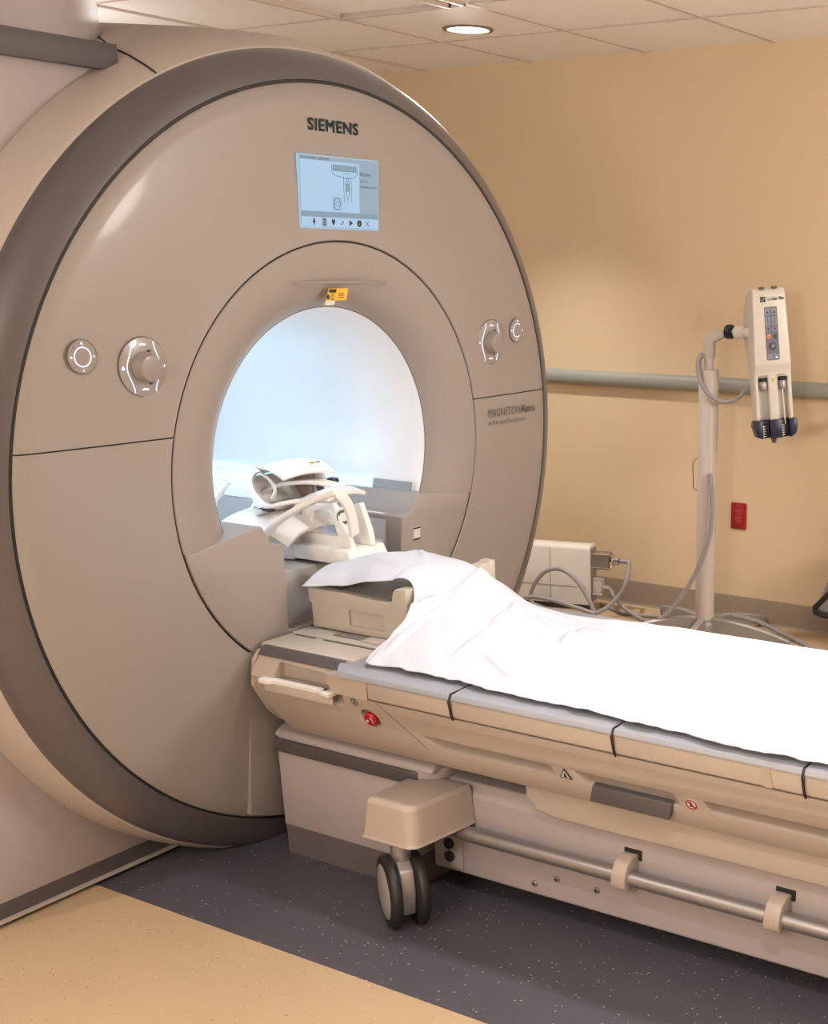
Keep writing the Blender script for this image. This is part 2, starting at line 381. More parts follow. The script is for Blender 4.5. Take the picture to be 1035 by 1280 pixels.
# light strips
def strip(s, x0, x1, name, m, r=.366, za=-.186, zb=-.100):
    rows = []
    for k in range(7):
        z = za + (zb - za) * k / 6; y = math.sqrt(r * r - z * z) * s
        rows.append([V((x0, 2.665 + y, 1.057 + z)), V((x1, 2.665 + y, 1.057 + z))])
    return B().grid(rows).build(name, m, scan, solid=.003)
def strip_mat():
    m = mat('bore_light_strip', (.5, .8, .9), .3, emit=(.42, .86, 1), estr=1.0)
    nt = m.node_tree; b = nt.nodes['Principled BSDF']; g = nt.nodes.new('ShaderNodeNewGeometry'); s = nt.nodes.new('ShaderNodeSeparateXYZ'); nt.links.new(g.outputs['Position'], s.inputs[0])
    def math_(op, a, v):
        n = nt.nodes.new('ShaderNodeMath'); n.operation = op; nt.links.new(a, n.inputs[0])
        if hasattr(v, 'links'): nt.links.new(v, n.inputs[1])
        else: n.inputs[1].default_value = v
        return n.outputs[0]
    w = math_('SINE', math_('MULTIPLY', s.outputs['X'], 330.0), 0); w = math_('GREATER_THAN', w, .2)
    zb = math_('MULTIPLY', math_('GREATER_THAN', s.outputs['Z'], .905), math_('LESS_THAN', s.outputs['Z'], .925))
    e = math_('MULTIPLY', w, zb); e = math_('MULTIPLY', e, .7); e = math_('ADD', e, .8)
    nt.links.new(e, b.inputs['Emission Strength']); return m
M['strip'] = strip_mat()
for s in (1, -1):
    strip(s, -2.80 if s > 0 else -2.95, -4.0, 'light_strip', M['strip'])
    if s > 0: strip(s, -2.645, -2.798, 'strip_end_cap', M['steel'])
# lamps of the bore
for (x, y, z, sx, sy, e, rot) in [(-3.3, 2.34, .99, .9, .05, 1.7, (0, -PI / 2 - .2, 0)), (-3.25, 2.665, 1.40, 1.1, .10, 1.3, (0, 0, 0))]:
    l = bpy.data.lights.new('bore_light', 'AREA'); l.shape = 'RECTANGLE'; l.size = sy if rot[1] else sx; l.size_y = sx if rot[1] else sy; l.energy = e; l.color = (.74, .86, 1)
    lo = bpy.data.objects.new('bore_lamp', l); lo.location = (x, y, z); col.objects.link(lo)
    if rot[1]: lo.rotation_euler = V((0, 1, .25)).to_track_quat('-Z', 'X').to_euler()
# ridge and sticker above the bore
B().prism([(-.178, .5085), (.178, .5085), (.165, .5045), (-.165, .5045)], F(0, 0, .0065), FY, FZ, FN * .0035).build('ridge', M['gloss'], scan, bevel=.001)
def fplane(pts, off, th, name, m, parent=scan, **k):
    return B().prism(pts, F(0, 0, off), FY, FZ, FN * th).build(name, m, parent, **k)
stk = fplane([(-.058, .462), (.016, .463), (.023, .492), (-.047, .492)], .0055, .0035, 'warning_sticker', M['yellow'], label='yellow and black warning sticker')
B().prism([(-.0475, .482), (-.022, .482), (-.020, .4905), (-.0465, .4905)], F(0, 0, .0092), FY, FZ, FN * .0004).build('sticker_print', M['ink'], stk)
B().prism([(-.0535 + .0055 * math.cos(a), .4715 + .0065 * math.sin(a)) for a in [2 * PI * k / 12 for k in range(12)]], F(.002, 0, .0092), FY, FZ, FN * .0004).build('sticker_symbol', M['ink'], stk)
for i in range(4): B().box((0, 0, 0), (0, 0, 0)) if False else B().prism([(-.042, .479 - i * .0045), (-.028, .479 - i * .0045), (-.028, .4775 - i * .0045), (-.042, .4775 - i * .0045)], F(0, 0, .0092), FY, FZ, FN * .0004).build('sticker_text_line', M['ink'], stk)
for i in range(3): B().prism([(-.014, .481 - i * .005), (.006, .481 - i * .005), (.006, .4792 - i * .005), (-.014, .4792 - i * .005)], F(0, 0, .0092), FY, FZ, FN * .0004).build('sticker_text_line', M['ink'], stk)
fplane([(-.062, .451), (-.030, .451), (-.025, .461), (-.058, .461)], .0050, .0035, 'label', M['label'], label='small grey text label under the yellow sticker')
# small window on the right wing
lb = fplane(rrect(.286, -.236, .316, -.196, .002), .008, .002, 'wing_label', M['label'])
fplane([(.2865, -.2355), (.3155, -.2355), (.3155, -.230), (.2865, -.230)], .0101, .0005, 'wing_label_edge', M['ink'])
fplane([(.2865, -.201), (.3155, -.201), (.3155, -.1965), (.2865, -.1965)], .0101, .0005, 'wing_label_edge', M['ink'])
# column below the bore that carries the docked table
pil = [(-.366, -.43), (-.366, -.46), (-.378, -.60), (-.388, -.80), (-.392, -.905)] + [(.975 * math.cos(a), -.012 + .975 * math.sin(a)) for a in [-PI / 2 - .41 + .82 * k / 24 for k in range(25)]] + [(.392, -.905), (.388, -.80), (.378, -.60), (.366, -.46), (.366, -.43)]
B().prism([(y, z) for y, z in pil], F(0, 0, -.03), FY, FZ, FN * .034).build('docking_column', M['gloss'], scan, bevel=.010, seg=4, planes=[(V((0, 0, .015)), V((0, 0, -1)))])
B().box((-2.78, 2.25, 0), (-2.95, 3.08, .08)).build('floor_foot', M['black'], scan)

# lettering and screen
text('SIEMENS', 'lettering', F(-.0965, .8645, -.0022), FY, FZ, .0265, M['teal'], scan, width=.178, bold=.030, gap=1.10, label='dark green capital lettering')
text('MAGNETOM', 'lettering', F(.643, .098, .0076), FY, FZ, .0255, M['greyink'], scan, width=.166, bold=0, label='dark grey thin lettering')
text('Aera', 'lettering', F(.820, .098, .0040), FY, FZ, .0255, M['greyink'], scan, width=.078, bold=.005, label='dark grey bold lettering')
text('A Tim and Dot System', 'lettering', F(.645, .0725, .0080), FY, FZ, .0145, M['greyink'], scan, width=.198, label='dark grey small lettering')
scr = fplane(rrect(-.143, .637, .143, .808, .003), .001, .0078, 'display_screen', M['screen'], label='lit blue display screen')
def sp(pts, m, name, off=.0090, th=.0005): return B().prism(pts, F(0, 0, off), FY, FZ, FN * th).build(name, m, scr)
def rect(a, b, c, d): return [(a, b), (c, b), (c, d), (a, d)]
SO = .0092
sp(rect(-.1405, .6395, .1405, .806), M['screen2'], 'screen_background')
sp(rect(-.139, .678, .070, .796), M['screen'], 'screen_view', .0096)
sp(rect(-.139, .665, .140, .6772), M['screen3'], 'screen_bar', .0096)
sp(rect(-.139, .641, .140, .6645), M['screen'], 'screen_icon_bar', .0096)
so = .0103
text('New patient registered', 'screen_text', F(-.137, .7985, so), FY, FZ, .0058, M['ink'], scr, width=.098)
text('Home', 'screen_text', F(.072, .768, so), FY, FZ, .0098, M['ink'], scr, width=.038)
text('Sync 2k', 'screen_text', F(.072, .753, so), FY, FZ, .0055, M['ink'], scr, width=.028)
text('Headfirst position', 'screen_text', F(.072, .740, so), FY, FZ, .0050, M['ink'], scr, width=.066)
# drawing of the scanner and the patient on the screen
dr = B()
def pt(a, b): return F(a, b, so)
def sline(pts, r=.0007): dr.tube([pt(*p) for p in pts], r, 5)
sline([(-.030, .792), (-.030, .774), (-.022, .766), (.02, .759), (.05, .762), (.062, .770), (.064, .790)]); sline([(-.030, .782), (.0, .776), (.04, .776), (.063, .781)])
sline([(.012, .765), (.013, .703), (.041, .702), (.039, .765)]); sline([(.012, .768), (.026, .772), (.040, .768)])
sline([(.02, .752), (.019, .735), (.022, .720), (.026, .708), (.031, .720), (.034, .735), (.032, .752), (.02, .752)])
sline([(.026 + .0045 * math.cos(a), .757 + .005 * math.sin(a)) for a in [2 * PI * k / 10 for k in range(11)]])
sline([(-.027, .684), (-.027, .712), (.002, .712), (.002, .684), (-.027, .684)])
sline([(-.0125 + .0105 * math.cos(a), .698 + .014 * math.sin(a)) for a in [2 * PI * k / 14 for k in range(15)]], .0012)
sline([(-.0125 + .005 * math.cos(a), .698 + .006 * math.sin(a)) for a in [2 * PI * k / 12 for k in range(13)]])
pieces(dr, 'screen_drawing', M['scrline'], scr)
sp(rect(-.026, .775, .060, .790), M['screen3'], 'screen_shape', .0099)
sp(rect(.0205, .728, .033, .748), M['screen3'], 'screen_shape', .0099)
ic = B()
def ip(pts): ic.prism(pts, F(0, 0, so), FY, FZ, FN * .0004)
ip(rect(-.0975, .645, -.0945, .659)); ip([(-.096 + .003 * math.cos(a), .659 + .003 * math.sin(a)) for a in [2 * PI * k / 8 for k in range(8)]]); ip(rect(-.100, .651, -.092, .656))
for kk in range(3): ip(rect(-.0655, .658 - kk * .0055, -.0535, .6605 - kk * .0055))
ip([(-.034, .658), (-.031, .662), (-.0275, .658), (-.024, .662), (-.021, .658), (-.0225, .652), (-.0275, .645), (-.0325, .652)])
ip([(.031, .646), (.031, .661), (.0435, .6535)])
ip([(.068 + .0085 * math.cos(a), .653 + .0085 * math.sin(a)) for a in [2 * PI * k / 16 for k in range(16)]])
for q in ((1, -1), (-1, 1)):
    ic.tube([F(.0975 - .007, .653 - .007 * q[0], so), F(.0975 + .007, .653 + .007 * q[0], so)], .0006, 4)
ip(rect(.0, .648, .004, .652)); ip(rect(.006, .653, .009, .657))
pieces(ic, 'screen_icon', M['ink'], scr)
sp(rect(-.067, .6425, -.052, .6635), M['screen3'], 'icon_highlight', .0099)
text('i', 'screen_text', F(.0668, .649, .0108), FY, FZ, .008, M['screen'], scr)

# control pads: two large with dials, two small with lit rings
def pad_large(cy, cz, flip):
    p = B().lathe([(.0655, 0), (.0655, .0015), (.063, .0026), (.001, .0026)], F(cy, cz, .004), FN, up=FY, n=56, capb=False).build('control_pad', M['dialplate'], scan, label='round touch pad with a large dial')
    B().lathe([(.0675, 0), (.0675, .0015), (.0655, .0015)], F(cy, cz, .0036), FN, up=FY, n=56, capa=False, capb=False).build('pad_edge', M['greyink'], p)
    B().lathe([(.034, 0), (.0345, .006), (.033, .012), (.030, .026), (.0285, .0285), (.024, .030), (.001, .030)], F(cy, cz, .0065), FN, up=FY, n=40, capb=False).build('dial', M['dial'], p)
    for s in (-1, 1):
        pts = [F(cy + s * a, cz + q, .0070) for a, q in [(.029, -.056), (.030, -.046), (.038, -.026), (.045, -.008), (.045, .008), (.038, .026), (.030, .046), (.029, .056)]]
        B().tube(spline(pts, 5), .0013, 6).build('light_line', M['led'], p)
    t = B()
    for (a, q) in ((0, .049), (0, -.050)):
        t.prism([(a - .010, q - .001), (a + .010, q - .001), (a + .008, q + .002), (a - .002, q + .004), (a - .008, q + .002)], F(cy, cz, .0067), FY, FZ, FN * .0005)
    h = -.056 if not flip else .056
    t.prism([(h - .004, -.004), (h + .004, -.004), (h + .004, .001), (h, .005), (h - .004, .001)], F(cy, cz, .0067), FY, FZ, FN * .0005)
    t.prism(rect(-h - .004, -.0007, -h + .004, .0007), F(cy, cz, .0067), FY, FZ, FN * .0005); t.prism(rect(-h - .0007, -.004, -h + .0007, .004), F(cy, cz, .0067), FY, FZ, FN * .0005)
    pieces(t, 'pad_symbol', M['led'], p)
    t = B()
    for q in (.036, -.036): t.prism([(.010, q - .003), (.018, q - .004), (.026, q + .003), (.02, q), (.012, q + .002)], F(cy, cz, .0067), FY, FZ, FN * .0005)
    pieces(t, 'direction_mark', M['ink'], p)
def pad_small(cy, cz, part):
    p = B().lathe([(.0355, 0), (.0355, .0015), (.034, .0026), (.001, .0026)], F(cy, cz, .0015), FN, up=FY, n=48, capb=False).build('control_pad', M['dialplate'], scan, label='small round touch pad with a lit ring')
    B().lathe([(.0368, 0), (.0368, .0012), (.0352, .0012)], F(cy, cz, .0012), FN, up=FY, n=48, capa=False, capb=False).build('pad_edge', M['greyink'], p)
    a0, a1 = (0, 2 * PI) if not part else (.9, 2 * PI - .9)
    B().tube([F(cy + .0205 * math.cos(a), cz + .0205 * math.sin(a), .0045) for a in [a0 + (a1 - a0) * k / 40 for k in range(41)]], .0014, 6).build('light_ring', M['led'], p)
    t = B(); g_ = B()
    for a in (PI / 4, 3 * PI / 4, 5 * PI / 4, 7 * PI / 4):
        g_.tube([F(cy + r_ * math.cos(a), cz + r_ * math.sin(a), .0043) for r_ in (.024, .034)], .0004, 4)
    for a, k in ((0, 3), (PI / 2, 5), (PI, 6), (-PI / 2, 3)):
        t.prism([(.0285 * math.cos(a) + .003 * math.cos(2 * PI * j / k + a), .0285 * math.sin(a) + .003 * math.sin(2 * PI * j / k + a)) for j in range(k)], F(cy, cz, .0041), FY, FZ, FN * .0005)
    pieces(t, 'pad_symbol', M['led'], p); pieces(g_, 'pad_divider', M['greyink'], p)
pad_large(-.638, .328, False); pad_large(.650, .328, True)
pad_small(-.793, .358, False); pad_small(.786, .358, True)

# wide side cover with grey top beam and dark kick plate
def SC(y, z, off): return F(y, z, off)
side = [(-1.9, -1.02), (-.50, -1.02), (-.50, .99), (-1.9, .99)]
SP = -.213
B().prism([(-2.2, -.985), (-.35, -.985), (-.35, .945), (-2.2, .945)], F(0, 0, SP), FY, FZ, FN * -.75).build('side_cover', M['panel'], scan, bevel=.006, planes=[flo])
B().prism([(-2.2, .942), (-.513, .942), (-.493, .950), (-.493, .996), (-2.2, .996)], F(0, 0, SP + .030), FY, FZ, FN * -.80).build('top_beam', M['beam'], scan, bevel=.0015)
B().prism([(-2.25, -1.045), (-.50, -1.045), (-.50, -.985), (-2.25, -.985)], F(0, 0, SP - .004), FY, FZ, FN * -.7).build('kick_plate', M['dkgrey'], scan, planes=[flo])
B().prism([(-2.25, -1.036), (-.44, -1.036), (-.46, -1.029), (-2.25, -1.029)], F(0, 0, SP + .006), FY, FZ, FN * -.6).build('floor_strip', M['cover'], scan, planes=[flo])

# service column rising from the scanner to the ceiling
dc = empty('service_column', (-3.45, 2.15, 2.10), 'smooth pale round service column rising to the ceiling at the top left', 'column')
B().lathe([(.30, -.02), (.30, .345)], (-3.13, 2.10, 2.06), (0, 0, 1), n=64).build('column_shell', M['panel'], dc)

# ------------------------------------------------------------------ docking pedestal
ped = empty('docking_pedestal', (-2.3, 2.665, 0), 'beige and grey pedestal on the floor between scanner and table', 'pedestal')
def stadium(x0, x1, y0, y1, r, n=10):
    out = [(x0, y0)]
    for k in range(n + 1): a = -PI / 2 + PI / 2 * k / n; out.append((x1 - r + r * math.cos(a), y0 + r + r * math.sin(a)))
    for k in range(n + 1): a = PI / 2 * k / n; out.append((x1 - r + r * math.cos(a), y1 - r + r * math.sin(a)))
    return out + [(x0, y1)]
def slab(poly, z0, z1): return B().prism(poly, (0, 0, z0), (1, 0, 0), (0, 1, 0), (0, 0, z1 - z0))
slab(stadium(-2.60, -2.13, 2.345, 2.985, .03), .088, .312).build('pedestal_body', M['panel'], ped, bevel=.003)
slab(stadium(-2.598, -2.13, 2.348, 2.982, .03), 0, .0885).build('plinth', M['plinth'], ped)
slab(stadium(-2.602, -2.088, 2.332, 2.998, .02), .314, .353).build('band', M['dkgrey'], ped, bevel=.005, seg=3)
slab(stadium(-2.59, -2.03, 2.340, 2.99, .07), .316, .3615).build('end_cap', M['beige2'], ped, bevel=.004)
B().prism([(2.335, .358), (2.345, .372), (2.40, .392), (2.93, .392), (2.985, .372), (2.995, .358)], (-2.60, 0, 0), (0, 1, 0), (0, 0, 1), (.56, 0, 0)).build('lid', M['beige2'], ped, bevel=.006)

# ------------------------------------------------------------------ patient table
tab = empty('patient_table', (-1.3, 2.665, 0), 'long beige wheeled patient table docked to the scanner under a white sheet', 'table')
CY = 2.665
TX0, TX1 = -2.585, .35
def mir(poly): return [(2 * CY - y, z) for y, z in poly]
K0 = V((0, 2.262, .557)); KT = V((0, .068, -.177)).normalized(); KN = V((0, .177, .068)).normalized()   # side panel plane; KN points inward
def K(x, z, d=0):
    t = (z - K0.z) / KT.z; return V((x, K0.y + KT.y * t, z)) + KN * d
# long side shells with pockets
sect = [(2.264, .5545), (2.3255, .3985), (2.332, .392), (2.40, .392), (2.42, .42), (2.42, .5545)]
def kpoly(pts): return pts
def kprism(c, pts, d0, d1):
    """pts (x, z) on the slanted side plane, between depths d0 and d1"""
    A = [K(x, z, d0) for x, z in pts]; C2 = [K(x, z, d1) for x, z in pts]; n = len(pts)
    c.add(A + C2, [tuple(range(n)), tuple(range(2 * n - 1, n - 1, -1))] + [(i, i + n, (i + 1) % n + n, (i + 1) % n) for i in range(n)])
cut = B()
def rpoly(P4, r=.008, n=4):
    out = []; m = len(P4)
    for i in range(m):
        p0, p1, p2 = V((*P4[i - 1], 0)), V((*P4[i], 0)), V((*P4[(i + 1) % m], 0))
        a = p1 + (p0 - p1).normalized() * r; b = p1 + (p2 - p1).normalized() * r
        for k in range(n + 1):
            t = k / n; q = a * (1 - t) ** 2 + p1 * 2 * t * (1 - t) + b * t * t; out.append((q.x, q.y))
    return out
kprism(cut, rpoly([(-2.03, .480), (-1.975, .447), (-1.630, .447), (-1.640, .481)]), -.01, .034)
kprism(cut, rpoly([(-1.575, .480), (-1.54, .446), (-1.290, .446), (-1.305, .481)]), -.01, .034)
kprism(cut, rpoly([(-1.232, .478), (-1.215, .446), (-.62, .446), (-.635, .480)]), -.01, .034)
rc = V(K(-2.185, .497, 0))
side_b = B().prism(sect, (-2.580, 0, 0), (0, 1, 0), (0, 0, 1), (TX1 + 2.580, 0, 0))
cut2 = B().lathe([(.034, -.02), (.034, .001), (.027, .022)], rc, KN, up=(.8, 0, -.6), n=32, sy=.74)
c3 = B(); kprism(c3, rpoly([(-2.50, .60), (-2.50, .530), (-2.262, .520), (-2.252, .600)], .006), -.05, .045)
side_b.build('side_panel', M['beige'], tab, cut=[cut, cut2, c3], bevel=.0025, seg=3, planes=[((-2.556, 0, .45), V((-.80, 0, -.60)))])
q = B(); kprism(q, [(-2.148, .5535), (-2.145, .5535), (-2.020, .438), (-2.023, .438)], -.0004, .0004); q.build('panel_crease', M['joint'], tab)
c3 = B(); c3.prism(rpoly([(-2.50, .52), (-2.262, .52), (-2.254, .5905), (-2.50, .5965)], .006), (0, 2.20, 0), (1, 0, 0), (0, 0, 1), (0, .105, 0))
B().prism([(2.298, .6035), (2.262, .5552), (2.42, .5552), (2.42, .6035)], (-2.580, 0, 0), (0, 1, 0), (0, 0, 1), (.300, 0, 0)).build('head_side_panel', M['beige'], tab, cut=c3, planes=[((-2.290, 0, .5552), V((.86, 0, .5)))])
B().prism([(2.2605, .6035), (2.2605, .5552), (2.40, .5552), (2.40, .6035)], (-2.31, 0, 0), (0, 1, 0), (0, 0, 1), (.14, 0, 0)).build('head_corner', M['beige'], tab, fill=True, planes=[((-2.2885, 0, .5552), V((-.86, 0, -.5)))])
B().prism([(2.310, .612), (2.286, .59), (2.276, .52), (2.32, .44), (2.36, .40), (2.5, .40), (2.5, .612)], (-2.600, 0, 0), (0, 1, 0), (0, 0, 1), (.014, 0, 0)).build('end_plate', M['beige'], tab, bevel=.002)
# handle
hb = B()
hb.prism([(-2.535, 0), (-2.50, 0), (-2.492, .012), (-2.335, .012), (-2.315, 0), (-2.285, -.002), (-2.285, .030), (-2.535, .030)], (0, 2.243, .545), (1, 0, 0), (0, 1, 0), (0, 0, .014))
hb.build('handle', M['white'], tab, bevel=.003, seg=3)
B().prism([(-2.53, .0), (-2.288, .0), (-2.288, .004), (-2.53, .004)], (0, 2.258, .522), (1, 0, 0), (0, 1, 0), (0, 0, .026)).build('handle_plate', M['cream'], tab, bevel=.002)
B().lathe([(.006, 0), (.006, .002)], (-2.312, 2.262, .5595), (0, 0, 1), n=16, sy=.6).build('screw', M['ink'], tab)
# emergency stop
est = B().lathe([(.012, .016), (.012, .004), (.019, .002), (.020, -.006), (.017, -.011), (.001, -.012)], K(-2.185, .497, .004), KN, n=32, capb=False).build('emergency_stop_button', M['red'], tab, label='red round push button')
B().tube([K(-2.185 + .012 * math.cos(a), .497 + .012 * math.sin(a), -.0085) for a in [-.6, 0, .5, 1.1]], .0010, 5).build('button_mark', M['label'], est)
B().lathe([(.004, 0), (.004, -.002)], K(-2.192, .495, -.0075), KN, n=12).build('button_mark', M['label'], est)
# stickers
def sticker_round(x, z, r, red):
    s_ = B().lathe([(r, .001), (r, -.0006)], K(x, z, 0), KN, n=24).build('sticker', M['label'] if red else M['beige'], tab)
    B().lathe([(r, -.0006), (r, -.0010), (r * .78, -.0010), (r * .78, -.0006)], K(x, z, 0), KN, n=24, capa=False, capb=False).build('sticker_ring', M['red'] if red else M['ink'], s_)
    q = B()
    if red:
        kprism(q, [(x - r * .72, z + r * .5), (x - r * .55, z + r * .72), (x + r * .72, z - r * .5), (x + r * .55, z - r * .72)], -.0012, -.0008); q.build('sticker_bar', M['red'], s_); q = B()
    kprism(q, [(x - r * .35, z - r * .45), (x + r * .3, z - r * .45), (x + r * .1, z + r * .5), (x - r * .1, z + r * .5)], -.0011, -.0007)
    q.build('sticker_symbol', M['ink'], s_)
sticker_round(-1.262, .461, .014, True); sticker_round(-2.222, .541, .011, False); 
q = B(); kprism(q, [(-1.617, .452), (-1.583, .452), (-1.600, .480)], -.0012, .001); ws = q.build('sticker', M['ink'], tab, label='small black and white warning triangle')
q = B(); kprism(q, [(-1.6125, .4545), (-1.5875, .4545), (-1.600, .4755)], -.0018, -.001); q.build('sticker_field', M['label'], ws)
q = B(); kprism(q, [(-1.605, .4565), (-1.594, .4565), (-1.600, .470)], -.0023, -.0015); q.build('sticker_symbol', M['ink'], ws)
# release lever
q = B(); A_ = [(-1.525, .452, -.004), (-1.312, .452, -.004), (-1.318, .417, -.020), (-1.532, .417, -.020)]
q.add([K(x, z, d) for x, z, d in A_] + [K(x, z, d + .016) for x, z, d in A_], [(0, 1, 2, 3), (7, 6, 5, 4), (0, 4, 5, 1), (1, 5, 6, 2), (2, 6, 7, 3), (3, 7, 4, 0)])
q.build('release_lever', M['dkgrey'], tab, bevel=.002, label='dark grey release lever')
# rail strips above the panel, split by the dark clips
jx = [-2.165, -1.898, -1.438, -.975, -.51, -.05, TX1]
for a, b2 in zip(jx[:-1], jx[1:]):
    B().prism([(2.262, .5585), (2.256, .563), (2.254, .603), (2.30, .603), (2.30, .5585)], (a + .002, 0, 0), (0, 1, 0), (0, 0, 1), (b2 - a - .004, 0, 0)).build('side_rail', M['beige'], tab, bevel=.002)
    B().box((a + .002, 2.2525, .6035), (b2 - .002, 2.262, .6075)).build('edge_strip', M['alu'], tab)
for x in jx[1:-1]:
    B().tube([(x - .004, 2.40, .6205), (x - .004, 2.262, .6185), (x - .002, 2.2485, .603), (x + .003, 2.2515, .568), (x + .006, 2.254, .556)], .0028, 6).build('clip', M['black'], tab)
B().prism([(-1.075, .6035), (-1.052, .6035), (-1.045, .562), (-1.065, .562)], (0, 2.2525, 0), (1, 0, 0), (0, 0, 1), (0, .003, 0)).build('tape', M['strapy'], tab)
# top pad and head deck
padp = [(2.2545, .6045), (2.262, .617), (2.30, .6205), (3.03, .6205), (3.068, .617), (3.0755, .6045)]
B().prism(padp, (-2.30, 0, 0), (0, 1, 0), (0, 0, 1), (TX1 + 2.30, 0, 0)).build('top_pad', M['greytop'], tab, bevel=.001, planes=[((-2.265, 2.26, 0), V((-.8, -.62, 0)))])
B().prism([(2.2945, .6035), (2.320, .6245), (2.36, .6265), (2.36, .6035)], (-2.585, 0, 0), (0, 1, 0), (0, 0, 1), (.30, 0, 0)).build('head_bevel', M['ring'], tab, bevel=.001, planes=[((-2.285, 2.31, 0), V((.8, .62, 0)))])
B().prism([(2.325, .6035), (2.325, .6262), (2.335, .6272), (3.00, .6272), (3.03, .6035)], (-2.598, 0, 0), (0, 1, 0), (0, 0, 1), (.33, 0, 0)).build('head_deck', M['cream'], tab, bevel=.002)
B().box((-2.595, 2.432, .6272), (-2.19, 2.50, .6315)).build('slide_plate', M['cream'], tab, bevel=.002)
sl = B()
for a, b2, y in ((-2.575, -2.50, 2.423), (-2.47, -2.39, 2.423), (-2.39, -2.19, 2.4245), (-2.24, -2.18, 2.44)): sl.box((a, y, .6270), (b2, y + .007, .6281))
pieces(sl, 'slot', M['greyink'], tab)
B().box((-2.47, 2.462, .6315), (-2.365, 2.492, .6350)).build('latch', M['steel'], tab, bevel=.0015)
B().box((-2.362, 2.452, .6315), (-2.30, 2.496, .6370)).build('latch_block', M['cream'], tab, bevel=.003)
# hull
hull = [(2.43, .40), (2.35, .603), (2.9, .603), (2.98, .603), (2.90, .40)]
B().prism([(2.41, .400), (2.41, .603), (3.0, .603), (3.0, .400)], (-2.575, 0, 0), (0, 1, 0), (0, 0, 1), (TX1 + 2.575, 0, 0)).build('hull', M['beige'], tab)
B().prism(mir(sect), (-2.57, 0, 0), (0, 1, 0), (0, 0, 1), (TX1 + 2.57, 0, 0)).build('side_panel', M['beige'], tab)
B().prism([(2 * CY - 2.262, .5585), (2 * CY - 2.254, .603), (2 * CY - 2.30, .603), (2 * CY - 2.30, .5585)], (-2.57, 0, 0), (0, 1, 0), (0, 0, 1), (TX1 + 2.57, 0, 0)).build('side_rail', M['greytop'], tab)
# lower skirt of the lifting body
B().prism([(-1.76, .395), (-1.757, .352), (-1.735, .338), (-1.735, .322), (-1.67, .312), (TX1 - .1, .312), (TX1 - .1, .395)], (0, 2.352, 0), (1, 0, 0), (0, 0, 1), (0, .62, 0)).build('skirt', M['beige'], tab, bevel=.006, seg=3)
# undercarriage
B().prism([(2.385, .070), (2.379, .076), (2.379, .300), (2.400, .333), (2.93, .333), (2.951, .300), (2.951, .070)], (-2.085, 0, 0), (0, 1, 0), (0, 0, 1), (TX1 + 1.95, 0, 0)).build('undercarriage', M['beige2'], tab, bevel=.005, seg=3)
for x, z in ((-1.757, .104), (-1.688, .134), (-1.568, .134)):
    sc = B().lathe([(.0085, .001), (.0085, -.003), (.006, -.006)], (x, 2.379, z), (0, 1, 0), n=16).build('screw', M['steel'], tab)
    B().lathe([(.0036, -.0055), (.0036, -.0068)], (x, 2.379, z), (0, 1, 0), n=6).build('socket', M['ink'], sc)
B().box((-2.075, 2.372, .085), (-1.985, 2.380, .185)).build('connector_plate', M['beige2'], tab, bevel=.004)
for z in (.155, .118): B().lathe([(.015, .002), (.015, -.008), (.008, -.012)], (-2.025, 2.373, z), (0, 1, 0), n=20).build('connector', M['black'], tab)
# push bar with its brackets
TZ = .212; TYc = 2.345
B().tube([(-1.96, TYc, TZ), (TX1 - .15, TYc, TZ)], .0205, 20).build('push_bar', M['steel'], tab)
B().tube([(-2.00, TYc, TZ), (-1.955, TYc, TZ)], .0155, 20).build('bar_end', M['steel'], tab)
for x in (-1.468, -1.065, -.62, -.18):
    c = B(); out = []
    for k in range(15): a = PI * .62 + PI * 1.05 * k / 14; out.append((TYc + .031 * math.cos(a), TZ + .034 * math.sin(a)))
    inn = []
    for k in range(15): a = PI * .62 + PI * 1.05 * k / 14; inn.append((TYc + .0188 * math.cos(a), TZ + .0188 * math.sin(a)))
    poly = [(2.382, .262), (2.36, .268)] + out + inn[::-1] + [(2.382, .236)]
    poly = [(2.384, .258), (2.375, .262), (2.350, .262), (2.330, .252), (2.318, .232), (2.313, .205), (2.318, .190), (2.332, .182), (2.348, .181), (2.348, .192), (2.384, .192)]
    br = c.prism(poly, (x - .020, 0, 0), (0, 1, 0), (0, 0, 1), (.040, 0, 0)).build('bar_bracket', M['beige'], tab, bevel=.004, seg=3)
    B().box((x - .019, 2.3775, .245), (x + .030, 2.3795, .272)).build('bracket_slot', M['black'], tab)
# wheel covers and casters
def wheel_cover(s):
    Yf = lambda y: y if s > 0 else 2 * CY - y
    def oct_(x0, x1, y0, y1, r, z, n=6):
        out = []
        for k in range(n + 1): a = PI + PI / 2 * k / n; out.append((x0 + .012 + .012 * math.cos(a), Yf(y0 + .012 + .012 * math.sin(a)), z))
        for k in range(n + 1): a = -PI / 2 + PI / 2 * k / n; out.append((x1 - r + r * math.cos(a), Yf(y0 + r + r * math.sin(a)), z))
        return out + [(x1 + .02, Yf(2.377), z), (-2.085, Yf(2.377), z), (-2.085, Yf(2.328), z), (x0, Yf(2.328), z)]
    A = oct_(-2.135, -1.955, 2.158, 0, .035, .232); A1 = oct_(-2.130, -1.960, 2.164, 0, .035, .238); C2 = oct_(-2.121, -1.968, 2.172, 0, .035, .326); D = oct_(-2.113, -1.976, 2.180, 0, .032, .336)
    n = len(A); rows = [A, A1, C2, D]; q = B(); vs = [p for r_ in rows for p in r_]
    fs = [(i * n + k, i * n + (k + 1) % n, (i + 1) * n + (k + 1) % n, (i + 1) * n + k) for i in range(3) for k in range(n)] + [tuple(range(n)), tuple(3 * n + k for k in range(n))]
    q.add(vs, fs).build('wheel_cover', M['beige'], tab, bevel=.002, ang=50)
wheel_cover(1); wheel_cover(-1)
